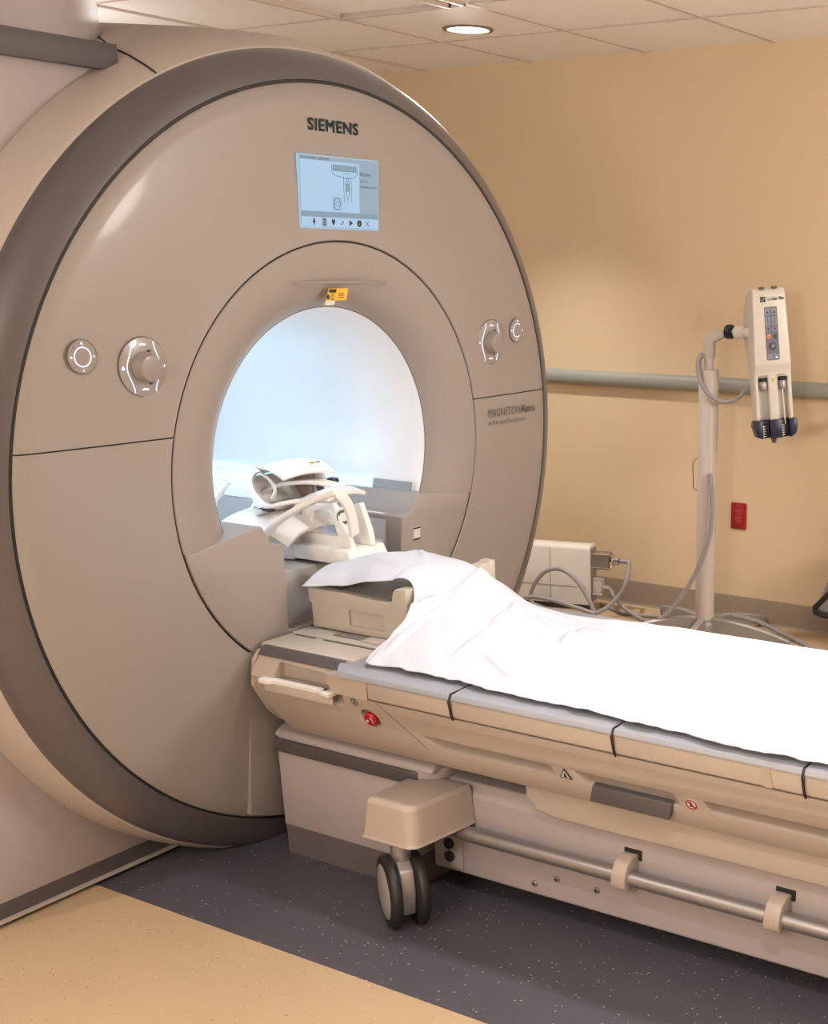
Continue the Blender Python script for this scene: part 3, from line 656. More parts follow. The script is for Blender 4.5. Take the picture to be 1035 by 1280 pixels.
def caster(cx_, cy_, m):
    ax = V((.58, .82 * m, 0)).normalized(); fwd = V((-ax.y, ax.x, 0)); c = V((cx_, cy_, .0965))
    root = B().tube([c + V((0, 0, .055)), c + V((0, 0, .14))], .026, 16).build('caster', M['steel'], tab)
    B().prism([(-.045, -.055), (-.062, .02), (-.05, .07), (.0, .098), (.05, .07), (.062, .02), (.045, -.055), (.012, -.055), (.010, -.025), (-.010, -.025), (-.012, -.055)], c - ax * .019, fwd, (0, 0, 1), ax * .038).build('fork', M['alu'], root, bevel=.006, seg=3)
    for s in (-1, 1):
        prof = [(.072, .0), (.090, .002), (.0955, .008), (.0965, .015), (.0955, .022), (.090, .028), (.072, .030)]
        w = B().lathe(prof, c + ax * (s * .0345 - .015), ax, n=56).build('wheel', M['rubber'], root, ang=50)
        B().lathe([(.071, -.0150), (.069, -.0162), (.02, -.0180), (.001, -.0185)], c + ax * (s * .0345), ax * (-s), n=40, capa=False, capb=False).build('hub_cap', M['label'], w)
        B().lathe([(.071, .0150), (.069, .0162), (.02, .0180), (.001, .0185)], c + ax * (s * .0345), ax * (s), n=40, capa=False, capb=False).build('hub_cap', M['label'], w)
caster(-2.034, 2.196, 1); caster(-2.034, 2 * CY - 2.196, -1)
B().box((-2.07, 2.17, .225), (-1.99, 2.40, .245)).build('caster_mount', M['dkgrey'], tab)
B().box((-2.07, 2 * CY - 2.40, .225), (-1.99, 2 * CY - 2.17, .245)).build('caster_mount', M['dkgrey'], tab)

# ------------------------------------------------------------------ box at the head of the table
hbx = empty('socket_box', (-2.42, 2.68, .6315), 'open cream plastic box standing on the head end of the table, partly under the sheet', 'box')
Xa, Xb, Ya, Yb = -2.585, -2.240, 2.505, 2.890
cut = B(); cut.prism(rrect(-2.450, .652, -2.325, .696, .006), (0, Ya - .01, 0), (1, 0, 0), (0, 0, 1), (0, .022, 0))
B().prism([(Xa, .6318), (Xa, .700), (Xa - .010, .703), (Xa - .010, .742), (-2.46, .742), (-2.305, .733), (-2.292, .742), (-2.286, .768), (-2.275, .777), (Xb, .777), (Xb, .72), (-2.262, .66), (-2.262, .6318)],
           (0, Ya, 0), (1, 0, 0), (0, 0, 1), (0, .030, 0)).build('side_wall', M['cream'], hbx, cut=cut, bevel=.003, seg=3)
B().prism([(Xa, .6318), (Xa, .742), (-2.305, .742), (-2.292, .742), (-2.286, .775), (-2.275, .790), (Xb, .790), (Xb, .72), (-2.262, .66), (-2.262, .6318)],
           (0, Yb - .03, 0), (1, 0, 0), (0, 0, 1), (0, .030, 0)).build('side_wall', M['cream'], hbx, bevel=.003)
B().prism([(Ya + .028, .6318), (Ya + .028, .777), (Ya + .075, .777), (Ya + .10, .74), (Ya + .14, .70), (Yb - .14, .70), (Yb - .10, .74), (Yb - .065, .785), (Yb - .028, .785), (Yb - .028, .6318)],
           (-2.278, 0, 0), (0, 1, 0), (0, 0, 1), (.038, 0, 0)).build('end_wall', M['cream'], hbx, bevel=.004, seg=3)
B().box((Xa, Ya + .03, .6318), (-2.28, Yb - .03, .70)).build('tray', M['cream'], hbx, bevel=.003)
B().box((Xa, Ya + .03, .70), (Xa + .02, Yb - .03, .742)).build('end_wall', M['cream'], hbx, bevel=.003)
B().box((-2.55, Ya + .06, .70), (-2.36, Yb - .06, .724)).build('inner_ledge', M['cream'], hbx, bevel=.004)

# ------------------------------------------------------------------ sheet
SHEET_ROWS = [
 # x-fixed stations: list of (x, y, z) from near edge to far edge
 [(-2.580, 2.470, .752), (-2.590, 2.54, .775), (-2.575, 2.600, .793), (-2.53, 2.68, .800), (-2.50, 2.76, .800), (-2.50, 2.85, .795)],
 [(-2.47, 2.503, .7600), (-2.475, 2.56, .800), (-2.46, 2.64, .826), (-2.44, 2.72, .822), (-2.43, 2.79, .812), (-2.42, 2.855, .792)],
 [(-2.36, 2.500, .790), (-2.37, 2.56, .814), (-2.37, 2.64, .824), (-2.36, 2.72, .822), (-2.35, 2.79, .808), (-2.34, 2.855, .780)],
 [(-2.25, 2.540, .791), (-2.26, 2.60, .800), (-2.27, 2.66, .804), (-2.27, 2.72, .798), (-2.27, 2.80, .792), (-2.27, 2.858, .755)],
 [(-2.215, 2.470, .708), (-2.20, 2.56, .715), (-2.19, 2.64, .722), (-2.19, 2.74, .728), (-2.20, 2.83, .738), (-2.215, 2.895, .715)],
 [(-2.225, 2.320, .6285), (-2.14, 2.45, .670), (-2.09, 2.58, .682), (-2.08, 2.70, .682), (-2.10, 2.83, .676), (-2.13, 2.93, .655)],
 [(-2.08, 2.322, .6275), (-2.03, 2.44, .645), (-1.98, 2.56, .652), (-1.96, 2.70, .650), (-1.96, 2.85, .642), (-1.99, 2.985, .631)],
 [(-1.955, 2.318, .6280), (-1.90, 2.43, .633), (-1.86, 2.55, .639), (-1.84, 2.70, .640), (-1.84, 2.86, .637), (-1.85, 3.02, .628)],
 [(-1.80, 2.306, .6280), (-1.77, 2.42, .631), (-1.74, 2.55, .633), (-1.73, 2.70, .633), (-1.73, 2.87, .631), (-1.73, 3.038, .6265)],
 [(-1.62, 2.296, .6270), (-1.60, 2.42, .630), (-1.59, 2.55, .631), (-1.58, 2.70, .631), (-1.58, 2.88, .630), (-1.58, 3.045, .6260)],
 [(-1.40, 2.288, .6275), (-1.40, 2.42, .630), (-1.40, 2.55, .631), (-1.40, 2.70, .631), (-1.40, 2.88, .630), (-1.40, 3.048, .6260)],
 [(-1.15, 2.270, .6275), (-1.15, 2.42, .630), (-1.15, 2.55, .631), (-1.15, 2.70, .631), (-1.15, 2.88, .630), (-1.15, 3.050, .6260)],
 [(-.80, 2.272, .6270), (-.80, 2.42, .630), (-.80, 2.55, .631), (-.80, 2.70, .631), (-.80, 2.88, .630), (-.80, 3.050, .6260)],
 [(-.30, 2.275, .6270), (-.30, 2.42, .630), (-.30, 2.55, .631), (-.30, 2.70, .631), (-.30, 2.88, .630), (-.30, 3.050, .6260)],
 [(.20, 2.275, .6270), (.20, 2.42, .630), (.20, 2.55, .631), (.20, 2.70, .631), (.20, 2.88, .630), (.20, 3.050, .6260)]]
CREASES = [(-2.24, 2.86, -2.19, 2.62, .012, .013), (-2.19, 2.62, -2.20, 2.36, .010, .014), (-2.12, 2.86, -2.05, 2.62, .010, .013), (-2.05, 2.62, -2.03, 2.42, .007, .012),
           (-1.95, 2.90, -1.86, 2.66, .007, .012), (-1.72, 2.86, -1.50, 2.60, .005, .012), (-1.30, 2.84, -1.05, 2.66, .004, .010), (-1.50, 2.48, -1.15, 2.44, .005, .012),
           (-2.45, 2.60, -2.30, 2.58, .006, .012), (-2.42, 2.78, -2.30, 2.66, .006, .014), (-1.25, 2.42, -1.12, 2.32, .008, .012), (-1.98, 2.50, -1.78, 2.38, .006, .012)]
def make_sheet():
    R1 = [spline(r_, 30) for r_ in SHEET_ROWS]           # along v
    nv = len(R1[0]); cols = [spline([r_[j] for r_ in R1], 20) for j in range(nv)]
    nu = len(cols[0]); rows = [[cols[j][i].copy() for j in range(nv)] for i in range(nu)]
    from mathutils import noise
    for i in range(nu):
        for j in range(nv):
            p = rows[i][j]; v = j / (nv - 1)
            flat = min(1, max(0, (p.x + 2.0) / .5))
            n1 = noise.noise(V((p.x * 3.1, p.y * 7.0, 2.2))); n2 = noise.noise(V((p.x * 8 + p.y * 9, p.y * 3 - p.x * 3, 5.1)))
            amp = .0045 * (1 - flat) + .0022
            d = amp * n1 + amp * .8 * n2
            # long soft creases
            d += .003 * math.exp(-((p.y - 2.52 - .14 * math.sin(p.x * 2.3 + 1)) / .012) ** 2) * (1 if p.x > -2.0 else .4)
            d += .0025 * math.exp(-((p.y - 2.80 + .10 * math.sin(p.x * 3 + .4)) / .010) ** 2) * flat
            for (ax_, ay_, bx_, by_, h_, w_) in CREASES:
                ux, uy = bx_ - ax_, by_ - ay_; ll = ux * ux + uy * uy; t_ = max(0, min(1, ((p.x - ax_) * ux + (p.y - ay_) * uy) / ll))
                q_ = math.hypot(p.x - ax_ - ux * t_, p.y - ay_ - uy * t_)
                d += 1.4 * h_ * math.exp(-(q_ / (w_ * .8)) ** 2) * min(1, 4 * t_ + .15, 4 * (1 - t_) + .15)
            # radiating folds from the box corner
            if -2.3 < p.x < -1.75:
                a = math.atan2(p.y - 2.86, p.x + 2.28); rr_ = math.hypot(p.y - 2.86, p.x + 2.28)
                d += .005 * math.sin(a * 15) * min(1, rr_ / .2) * max(0, 1 - abs(rr_ - .3) / .35)
            ed = max(0, 1 - v / .12)
            if p.x > -2.22:
                wob = noise.noise(V((p.x * 9, 0, 9.0))) * .016 + noise.noise(V((p.x * 31, 4, 9.0))) * .008
                p.y += wob * ed
                d = abs(d) + ed * (.004 + .012 * max(0, noise.noise(V((p.x * 12, 1, 3.0))) + .05))
            else:
                d = d
            if p.x > -1.95: p.z = max(p.z + d, .6232)
            else: p.z += d
    o = B().grid(rows).build('bed_sheet', M['cloth'], None, solid=.0022, solid_off=1 if False else 0, ang=180)
    prop(o, 'wrinkled white cotton sheet spread over the patient table and draped over its head box', 'sheet')
    return o
make_sheet()

# ------------------------------------------------------------------ coils in the bore
hc = empty('head_coil', (-2.84, 2.665, .885), 'white helmet shaped head coil with an open front lying inside the bore', 'head coil')
def shell(rows, th, name, m, parent, bev=.0, label=None): return B().grid(rows).build(name, m, parent, solid=th, bevel=bev, ang=40)
def yplate(poly, y, t, name, m, parent=hc, **k): return B().prism(poly, (0, y, 0), (1, 0, 0), (0, 0, 1), (0, t, 0)).build(name, m, parent, **k)
rows = []
for x, z, w in ((-2.874, 1.008, .088), (-2.862, 1.022, .092), (-2.835, 1.040, .096), (-2.80, 1.048, .097), (-2.765, 1.044, .095), (-2.735, 1.032, .092), (-2.712, 1.018, .088)):
    rows.append([V((x + .012 * t, 2.665 + w * t, z + .010 * (1 - t * t) - .004)) for t in [-1 + 2 * k / 12 for k in range(13)]])
vis = shell(rows, .006, 'visor', M['white'], hc, label='white curved roof of the coil')
rows = [[V((x, 2.665 + w * t, z)) for t in (-1, -.5, 0, .5, 1)] for x, z, w in ((-2.874, 1.008, .088), (-2.865, .99, .090), (-2.845, .955, .092), (-2.83, .935, .09))]
shell(rows, .006, 'back_shell', M['white'], hc)
yplate(spl2([(-2.876, 1.010), (-2.850, 1.030), (-2.815, 1.045)]) + spl2([(-2.800, 1.034), (-2.826, 1.022), (-2.838, 1.000), (-2.826, .972), (-2.800, .950), (-2.775, .942)]) + [(-2.770, .928), (-2.835, .930)], 2.566, .012, 'side_plate', M['white'], bevel=.003)
B().tube(spline([(-2.825, 2.578, 1.030), (-2.800, 2.580, 1.020), (-2.782, 2.585, 1.005), (-2.775, 2.59, .98), (-2.790, 2.59, .955)], 6), .005, 8).build('window_bow', M['white'], hc)
yplate([(-2.870, 1.008), (-2.80, 1.040), (-2.750, 1.032), (-2.742, .985), (-2.757, .930), (-2.84, .930)], 2.748, .012, 'side_plate', M['white'], bevel=.003)
yplate([(-2.770, .936), (-2.748, .936), (-2.744, .985), (-2.768, .985)], 2.742, .007, 'pad', M['greyink'], bevel=.002)
yplate([(-2.850, .940), (-2.785, .940), (-2.775, 1.015), (-2.850, 1.015)], 2.738, .008, 'inner_lining', M['brown'], bevel=.003)
B().box((-2.845, 2.58, .926), (-2.765, 2.75, .938)).build('cushion', M['label'], hc, bevel=.004)
B().box((-2.80, 2.545, .926), (-2.755, 2.566, .934)).build('latch', M['ink'], hc, bevel=.003)
B().box((-2.752, 2.764, .965), (-2.722, 2.792, .995)).build('latch', M['navy'], hc, bevel=.006)
B().lathe([(.010, 0), (.010, .0012)], (-2.752, 2.735, 1.0415), (-.45, .05, 1), n=20).build('mark', M['ink'], vis)
B().lathe([(.006, 0), (.006, .0018)], (-2.752, 2.735, 1.0415), (-.45, .05, 1), n=20).build('mark', M['label'], vis)
B().box((-2.752, 2.700, 1.0455), (-2.738, 2.718, 1.0470)).build('mark', M['yellow'], vis)
bt = [(-2.96, .15, .895), (-2.90, .155, .915), (-2.84, .155, .925), (-2.78, .150, .922), (-2.72, .145, .900), (-2.68, .14, .880)]
rows = [[V((x, 2.665 + w * t, z - .04 * abs(t) ** 2.5)) for t in [-1 + 2 * k / 14 for k in range(15)]] for x, w, z in bt]
shell(rows, .010, 'base_tray', M['white'], hc)
B().box((-2.93, 2.60, .78), (-2.74, 2.73, .905)).build('pedestal', M['white'], hc, bevel=.01)
B().tube(spline([(-3.03, 2.57, .875), (-3.02, 2.58, .93), (-2.985, 2.61, .985)], 6), [.018] * 6 + [.015] * 4 + [.010] * 3, 8).build('side_support', M['white'], hc)

nc = empty('neck_coil', (-2.62, 2.665, .786), 'white neck coil with arched handles and window frames at the mouth of the bore', 'neck coil')
def strapbar(pts, w, t, name, m=M['white'], up=V((0, 0, 1))):
    pts = spline(pts, 8); q = B(); vs = []
    for i, p in enumerate(pts):
        d = (pts[min(i + 1, len(pts) - 1)] - pts[max(i - 1, 0)]).normalized(); s_ = V((0, 1, 0)); s_ = (s_ - d * s_.dot(d)).normalized(); n_ = d.cross(s_)
        vs += [p + s_ * w / 2 + n_ * t / 2, p - s_ * w / 2 + n_ * t / 2, p - s_ * w / 2 - n_ * t / 2, p + s_ * w / 2 - n_ * t / 2]
    n = len(pts); fs = [(i * 4 + k, i * 4 + (k + 1) % 4, i * 4 + 4 + (k + 1) % 4, i * 4 + 4 + k) for i in range(n - 1) for k in range(4)] + [(3, 2, 1, 0), (n * 4 - 4, n * 4 - 3, n * 4 - 2, n * 4 - 1)]
    return q.add(vs, fs).build(name, m, nc, bevel=.003, seg=2)
# near arch: from the trough up and forward
strapbar([(-2.700, 2.515, .800), (-2.690, 2.515, .845), (-2.655, 2.52, .885), (-2.59, 2.53, .925), (-2.52, 2.545, .960), (-2.455, 2.56, .985)], .030, .014, 'arch_handle')
strapbar([(-2.455, 2.56, .985), (-2.462, 2.60, .95), (-2.475, 2.63, .90), (-2.49, 2.65, .85)], .030, .014, 'arch_strut')
# far arch
strapbar([(-2.82, 2.60, .90), (-2.79, 2.62, .945), (-2.74, 2.65, .97), (-2.67, 2.70, .975), (-2.62, 2.76, .955)], .030, .012, 'arch_handle')
strapbar([(-2.76, 2.55, .895), (-2.70, 2.60, .925), (-2.64, 2.66, .935), (-2.60, 2.72, .93)], .045, .012, 'arch_handle')
# side frame with window
cut = B(); cut.prism([(-2.655, .842), (-2.640, .905), (-2.565, .915), (-2.545, .842)], (0, 2.5, 0), (1, 0, 0), (0, 0, 1), (0, .3, 0))
B().prism([(-2.690, .806), (-2.670, .925), (-2.555, .935), (-2.50, .835), (-2.49, .806)], (0, 2.640, 0), (1, 0, 0), (0, 0, 1), (0, .018, 0)).build('window_frame', M['white'], nc, cut=cut, bevel=.003)
B().prism([(-2.700, .770), (-2.700, .812), (-2.48, .812), (-2.455, .770)], (0, 2.605, 0), (1, 0, 0), (0, 0, 1), (0, .15, 0)).build('base', M['white'], nc, bevel=.004)
B().prism([(-2.56, .812), (-2.545, .92), (-2.51, .93), (-2.48, .85), (-2.475, .812)], (0, 2.70, 0), (1, 0, 0), (0, 0, 1), (0, .02, 0)).build('far_plate', M['white'], nc, bevel=.003)
B().lathe([(.026, 0), (.028, .004), (.026, .016), (.018, .018), (.001, .018)], (-2.535, 2.665, .895), (.55, -.8, .1), n=32, capb=False).build('knob', M['white'], nc)
B().lathe([(.020, .0175), (.020, .019), (.012, .019), (.012, .0175)], (-2.535, 2.665, .895), (.55, -.8, .1), n=32, capa=False, capb=False).build('knob_ring', M['greyink'], nc)
rows = [[V((x, 2.62 + .13 * t, z + .012 * (1 - t * t))) for t in [-1 + k / 6 for k in range(13)]] for x, z in ((-2.70, .86), (-2.65, .91), (-2.60, .93), (-2.55, .925))]
rows = [[V((x, 2.69 + .075 * t, z + .012 * (1 - t * t))) for t in [-1 + k / 6 for k in range(13)]] for x, z in ((-2.69, .90), (-2.65, .935), (-2.59, .955), (-2.545, .945))]
B().grid(rows).build('curved_cover', M['white'], nc, solid=.010, ang=40)

nc.location = (-2.675, 2.665, .804)

# ------------------------------------------------------------------ contrast injector on its stand
PX, PY = -2.687, 4.99
inj = empty('contrast_injector', (PX, PY, 0), 'cream contrast injector head on a tall beige pole with star base', 'injector')
hub = B().lathe([(.048, .02), (.052, .03), (.052, .058), (.040, .074), (.030, .080)], (PX, PY, 0), (0, 0, 1), n=32).build('base_hub', M['alu'], inj)
# star legs: cast blades that arch down to the floor
for i, (dx, dy, L_) in enumerate([(.42, .02, 1), (.16, .30, 1), (-.34, .20, 1), (-.32, -.16, 1), (.08, -.36, 1)]):
    d = V((dx, dy, 0)); ln = d.length; d.normalize(); s_ = V((-d.y, d.x, 0)); q = B(); vs = []
    N = 12
    for k in range(N + 1):
        t = k / N; r_ = .035 + (ln - .035) * t; top = .088 - (.040 if i in (1, 2) else .060) * t ** 2; w = .018 - .006 * t; bot = .012 + .010 * math.sin(PI * t) * 0
        c = V((PX, PY, 0)) + d * r_
        for sw, z in ((w, top - .006), (w * .5, top), (-w * .5, top), (-w, top - .006), (-w, bot), (w, bot)): vs.append(c + s_ * sw + V((0, 0, z)))
    fs = [(k * 6 + j, k * 6 + (j + 1) % 6, k * 6 + 6 + (j + 1) % 6, k * 6 + 6 + j) for k in range(N) for j in range(6)] + [(5, 4, 3, 2, 1, 0), tuple(N * 6 + j for j in range(6))]
    lg = q.add(vs, fs).build('leg', M['alu'], inj, ang=30)
    e = V((PX, PY, 0)) + d * (ln - .02)
    B().lathe([(.014, 0), (.016, .006), (.012, .014)], e, (0, 0, 1), n=16).build('foot', M['rubber'], lg)
B().lathe([(.043, .078), (.043, 1.165), (.041, 1.168), (.024, 1.168)], (PX, PY, 0), (0, 0, 1), n=32).build('pole', M['pole'], inj)
PTOP = V((PX - .002, PY, 1.16))
B().tube([PTOP, PTOP + V((0, 0, .075))], .021, 16).build('inner_tube', M['pole'], inj)
arm = B(); arm.prism([(-.026, .055), (-.026, .150), (.085, .182), (.085, .148), (.022, .118), (.022, .055)], (PX, PY - .02, 1.16), (1, 0, 0), (0, 0, 1), (0, .04, 0))
arm.build('arm', M['pole'], inj, bevel=.006)
jt = V((PX + .115, PY, 1.325))
B().lathe([(.020, -.028), (.024, -.026), (.026, -.018), (.020, -.014)], jt + V((0, 0, 0)), (1, 0, 0), n=8, capb=True).build('arm_knob', M['navy'], inj, label='black star knob')
B().lathe([(.026, -.034), (.030, -.030), (.030, -.004), (.026, 0), (.017, .001)], jt - V((.004, 0, 0)), (1, 0, 0), n=8).build('arm_knob', M['navy'], inj, bevel=.004)
B().lathe([(.018, -.004), (.018, .012)], jt, (1, 0, 0), n=24).build('joint_ring', M['chrome'], inj)
B().lathe([(.025, .008), (.026, .012), (.026, .050)], jt, (1, 0, 0), n=24).build('joint', M['white'], inj)
B().lathe([(.021, .050), (.021, .110)], jt, (1, 0, 0), n=24).build('joint', M['white'], inj)
# injector head: built in its own frame, leaning; u = width (to image right), w = up the body, n = front
hz = V((-.11, 0.0, 1)).normalized()      # body axis (up)
hn = V((.62, -.78, .05)).normalized(); hn = (hn - hz * hn.dot(hz)).normalized()
hu = hz.cross(hn) * -1; hu = hn.cross(hz) * -1
if hu.x < 0: hu = -hu
H0 = V((-2.352, 4.965, .951))           # middle of the lower end, front face
def Hp(a, b, c): return H0 + hu * a + hz * b + hn * c
def hprism(poly, c0, c1, name, m, parent=inj, **k): return B().prism(poly, Hp(0, 0, c0), hu, hz, hn * (c1 - c0)).build(name, m, parent, **k)
HT = .553
# lower part channels (two) cut from the front
cut = B()
for s in (-1, 1):
    x = s * .041
    cut.prism([(x - .020, -.02), (x + .020, -.02), (x + .020, .205), (x - .020, .205)], Hp(0, 0, -.045), hu, hz, hn * .08)
headb = B()
# side profile (b up, c depth) extruded along width, with bulging back
HW = .080
sprof = [(.03, .0), (.225, .0), (.255, .018), (HT - .02, .018), (HT, .004), (HT + .002, -.05), (HT - .02, -.125), (HT - .09, -.180), (HT - .20, -.185), (.30, -.135), (.22, -.10), (.03, -.07)]
headb.add([Hp(-(HW - .012 * max(0, b - .2) / .36), b, c) for b, c in sprof] + [Hp((HW - .012 * max(0, b - .2) / .36), b, c) for b, c in sprof], [tuple(range(12)), tuple(range(23, 11, -1))] + [(i, i + 12, (i + 1) % 12 + 12, (i + 1) % 12) for i in range(12)])
hd = headb.build('injector_housing', M['wallgrey'], inj, cut=cut, bevel=.008, seg=3)
for s in (-1, 1):
    x = s * .041
    B().lathe([(.0175, 0), (.0185, .003), (.0185, .030), (.0165, .034), (.001, .034)], Hp(x, .155, -.012), hz, n=24, capb=False).build('plunger_head', M['steel'], hd)
    B().lathe([(.015, .03), (.015, .05)], Hp(x, .155, -.012), hz, n=20).build('plunger_collar', M['black'], hd)
B().tube([Hp(.041, .155, -.012), Hp(.044, .012, -.006)], .004, 8).build('plunger_rod', M['chrome'], hd)
for s in (-1, 1):
    hprism([(s * .036 - .022, .206), (s * .036 + .020, .206), (s * .036 + .020, .216), (s * .036 - .022, .216)], .0, .003, 'plunger_label', M['label'], hd)
text('CONTRAST', 'label_text', Hp(-.056, .2085, .0032), hu, hz, .005, M['ink'], hd, width=.036)
text('SALINE', 'label_text', Hp(.020, .2085, .0032), hu, hz, .005, M['ink'], hd, width=.026)
hprism([(-.008, .198), (.008, .198), (0, .184)], .0, .0015, 'warning_mark', M['yellow'], hd)
# navy lower jaws
cut = B()
for s in (-1, 1):
    x = s * .041 + .002
    cut.prism([(x - .016, -.08), (x + .016, -.08), (x + .016, .06), (x - .016, .06)], Hp(0, 0, -.03), hu, hz, hn * .08)
hprism([(-.085, .034), (-.092, .012), (-.078, -.034), (-.060, -.042), (.066, -.042), (.086, -.028), (.094, -.002), (.090, .034)], -.07, .008, 'syringe_clamp', M['navy'], hd, cut=cut, bevel=.003)
for s in (-1, 1):
    x = s * .041 - .004
    zz = B()
    for k in range(5): zz.prism([(x - .007, -.036 + k * .010), (x + .006, -.036 + k * .010 + .004), (x - .007, -.036 + k * .010 + .007)], Hp(0, 0, -.010), hu, hz, hn * .002)
    pieces(zz, 'graduation_mark', M['white'], hd)
hprism([(-.012, -.042), (.010, -.042), (.004, -.064), (-.006, -.064)], -.06, -.03, 'release_tab', M['dkgrey'], hd)
# front face plate and keypad
for s in (-1, 1): hprism(rrect(s * .026 - .010, HT - .004, s * .026 + .010, HT + .006, .003), -.01, .016, 'indicator', M['dkgrey'], hd, bevel=.002)
text('LF', 'logo', Hp(-.034, .487 + .018, .0195), hu, hz, .013, M['wallgrey'], hd, width=.016, bold=.01, ext=.0012)
hprism(rect(-.037, .500, -.015, .521), .0170, .0192, 'logo_plate', M['ink'], hd)
text('Opti', 'lettering', Hp(-.010, .505, .0186), hu, hz, .0125, mat('logo_blue', (.02, .08, .22), .4), hd, width=.022)
text('Star', 'lettering', Hp(.0135, .505, .0186), hu, hz, .0125, M['ink'], hd, width=.022, bold=.02)
text('Elite', 'lettering', Hp(.041, .505, .0186), hu, hz, .0125, M['ink'], hd, width=.020, bold=.02)
kp = hprism(rrect(-.023, .272, .030, .480, .004), .016, .0200, 'keypad', M['key'], hd)
for a in (-.011, .017):
    for b0, b1 in ((.448, .474), (.408, .442)): hprism(rrect(a - .010, b0, a + .010, b1, .002), .0200, .0212, 'key', M['keyd'], kp)
    hprism([(a - .010 + .0, .386), (a + .010, .386), (a + .006, .402), (a - .006, .402)], .0200, .0212, 'key', M['keyd'], kp)
    hprism([(a - .005, .455), (a + .005, .455), (a, .466)], .0212, .0218, 'arrow', M['navy'], kp)
    hprism([(a - .005, .398), (a + .005, .398), (a, .388)], .0212, .0218, 'arrow', M['navy'], kp)
    hprism(rect(a - .001, .412, a + .001, .438), .0212, .0218, 'arrow', M['navy'], kp)
for a, b, r_, m in ((-.011, .366, .0095, 'orange'), (.017, .364, .009, 'dkgrey'), (.004, .327, .016, 'dkgrey')):
    B().lathe([(r_, 0), (r_, .002), (r_ * .8, .003), (.001, .003)], Hp(a, b, .0200), hn, n=24, capb=False).build('round_key', M[m], kp)
hprism([(.004 - .009, .327), (.004, .318), (.004 + .009, .327), (.004, .336)], .0228, .0236, 'arrow', M['keyd'], kp)
hprism(rect(-.020, .276, .002, .296), .0200, .0208, 'key', M['keyd'], kp); hprism(rect(.006, .276, .027, .296), .0200, .0208, 'key', M['keyd'], kp)
hprism(rect(.013, .280, .022, .285), .0208, .0214, 'lamp', M['led'], kp)
# short hose from arm to head
B().tube(spline([(PX - .022, PY - .035, 1.235), (PX - .030, PY - .05, 1.19), (PX - .006, PY - .06, 1.12), (PX + .03, PY - .06, 1.075), (PX + .085, PY - .045, 1.045), (PX + .150, PY - .04, 1.055), (PX + .205, PY - .03, 1.105)], 8), .0085, 10).build('hose', M['cable'], inj)
B().tube(spline([(PX - .030, PY - .02, 1.15), (PX - .036, PY - .02, 1.20), (PX - .022, PY - .02, 1.238)], 6), .009, 8).build('hose', M['cable'], inj)
# wire hook on the pole
B().tube(spline([(PX - .040, PY, .800), (PX - .060, PY, .785), (PX - .072, PY, .765), (PX - .068, PY, .69), (PX - .066, PY, .66), (PX - .044, PY, .655)], 6), .0028, 6).build('hook', M['chrome'], inj)

# ------------------------------------------------------------------ filter box with plugs
BOXR = (-3.395, 5.04)
fb = empty('equipment_box', (*BOXR, 0), 'grey white metal equipment box standing on the floor against the wall', 'box')
BX0, BX1, BY0, BY1, BZ = -4.0, -3.395, 5.04, 5.130, .318
def TB(x, y, z):
    dx, dy = x - BOXR[0], y - BOXR[1]; a = .2315
    return (-3.361 + dx * math.cos(a) - dy * math.sin(a), 5.07 + dx * math.sin(a) + dy * math.cos(a), z)
B().prism([(BY0, .03), (BY0, BZ - .022), (BY0 + .005, BZ - .008), (BY0 + .018, BZ), (BY1 - .012, BZ), (BY1, BZ - .012), (BY1, .03)], (BX0, 0, 0), (0, 1, 0), (0, 0, 1), (BX1 - BX0, 0, 0)).build('case', M['wallgrey'], fb, ang=50)
B().box((BX0 + .02, BY0 + .02, 0), (BX1 - .02, BY1 - .02, .031)).build('foot', M['dkgrey'], fb)
B().box((-3.60, BY0 - .0015, .035), (-3.598, BY0 + .001, .30)).build('panel_joint', M['joint'], fb)
B().box((BX0, BY0 - .0015, .116), (BX1 - .02, BY0 + .001, .118)).build('panel_joint', M['joint'], fb)
B().box((BX1 - .001, BY0 + .012, .045), (BX1 + .006, BY1 - .012, BZ - .014)).build('side_plate', M['steel'], fb, bevel=.002)
cn = B().prism(rrect(BY0 + .014, .205, BY0 + .078, .285, .006), (BX1 + .004, 0, 0), (0, 1, 0), (0, 0, 1), (.085, 0, 0)).build('connector', M['steel'], fb, bevel=.003, label='metal multi pin connector')
B().box((BX1 + .09, BY0 + .020, .215), (BX1 + .105, BY0 + .072, .275)).build('flange', M['chrome'], cn, bevel=.003)
B().tube([(BX1 + .10, BY0 + .055, .245), (BX1 + .132, BY0 + .055, .245)], .020, 16).build('gland', M['chrome'], cn)
for z in (.213, .280): B().tube([(BX1, BY0 + .016, z), (BX1 + .10, BY0 + .016, z)], .004, 8).build('clamp_rod', M['chrome'], cn)
B().prism([(BX1 + .055, .238), (BX1 + .080, .238), (BX1 + .0675, .258)], (0, BY0 + .0185, 0), (1, 0, 0), (0, 0, 1), (0, .003, 0)).build('warning_mark', M['orange'], cn)
c2 = B().prism(rrect(BY0 + .02, .085, BY0 + .07, .155, .004), (BX1 + .004, 0, 0), (0, 1, 0), (0, 0, 1), (.045, 0, 0)).build('connector', M['label'], fb, bevel=.004)
B().tube([(BX1 + .045, BY0 + .045, .115), (BX1 + .085, BY0 + .045, .112)], .013, 12).build('gland', M['label'], c2)
B().box((BX1 + .004, BY0 + .018, .078), (BX1 + .055, BY0 + .030, .086)).build('clamp', M['label'], c2); B().box((BX1 + .004, BY0 + .018, .154), (BX1 + .055, BY0 + .030, .162)).build('clamp', M['label'], c2)

fb.location = (-3.361, 5.07, 0); fb.rotation_euler = (0, 0, .2315)

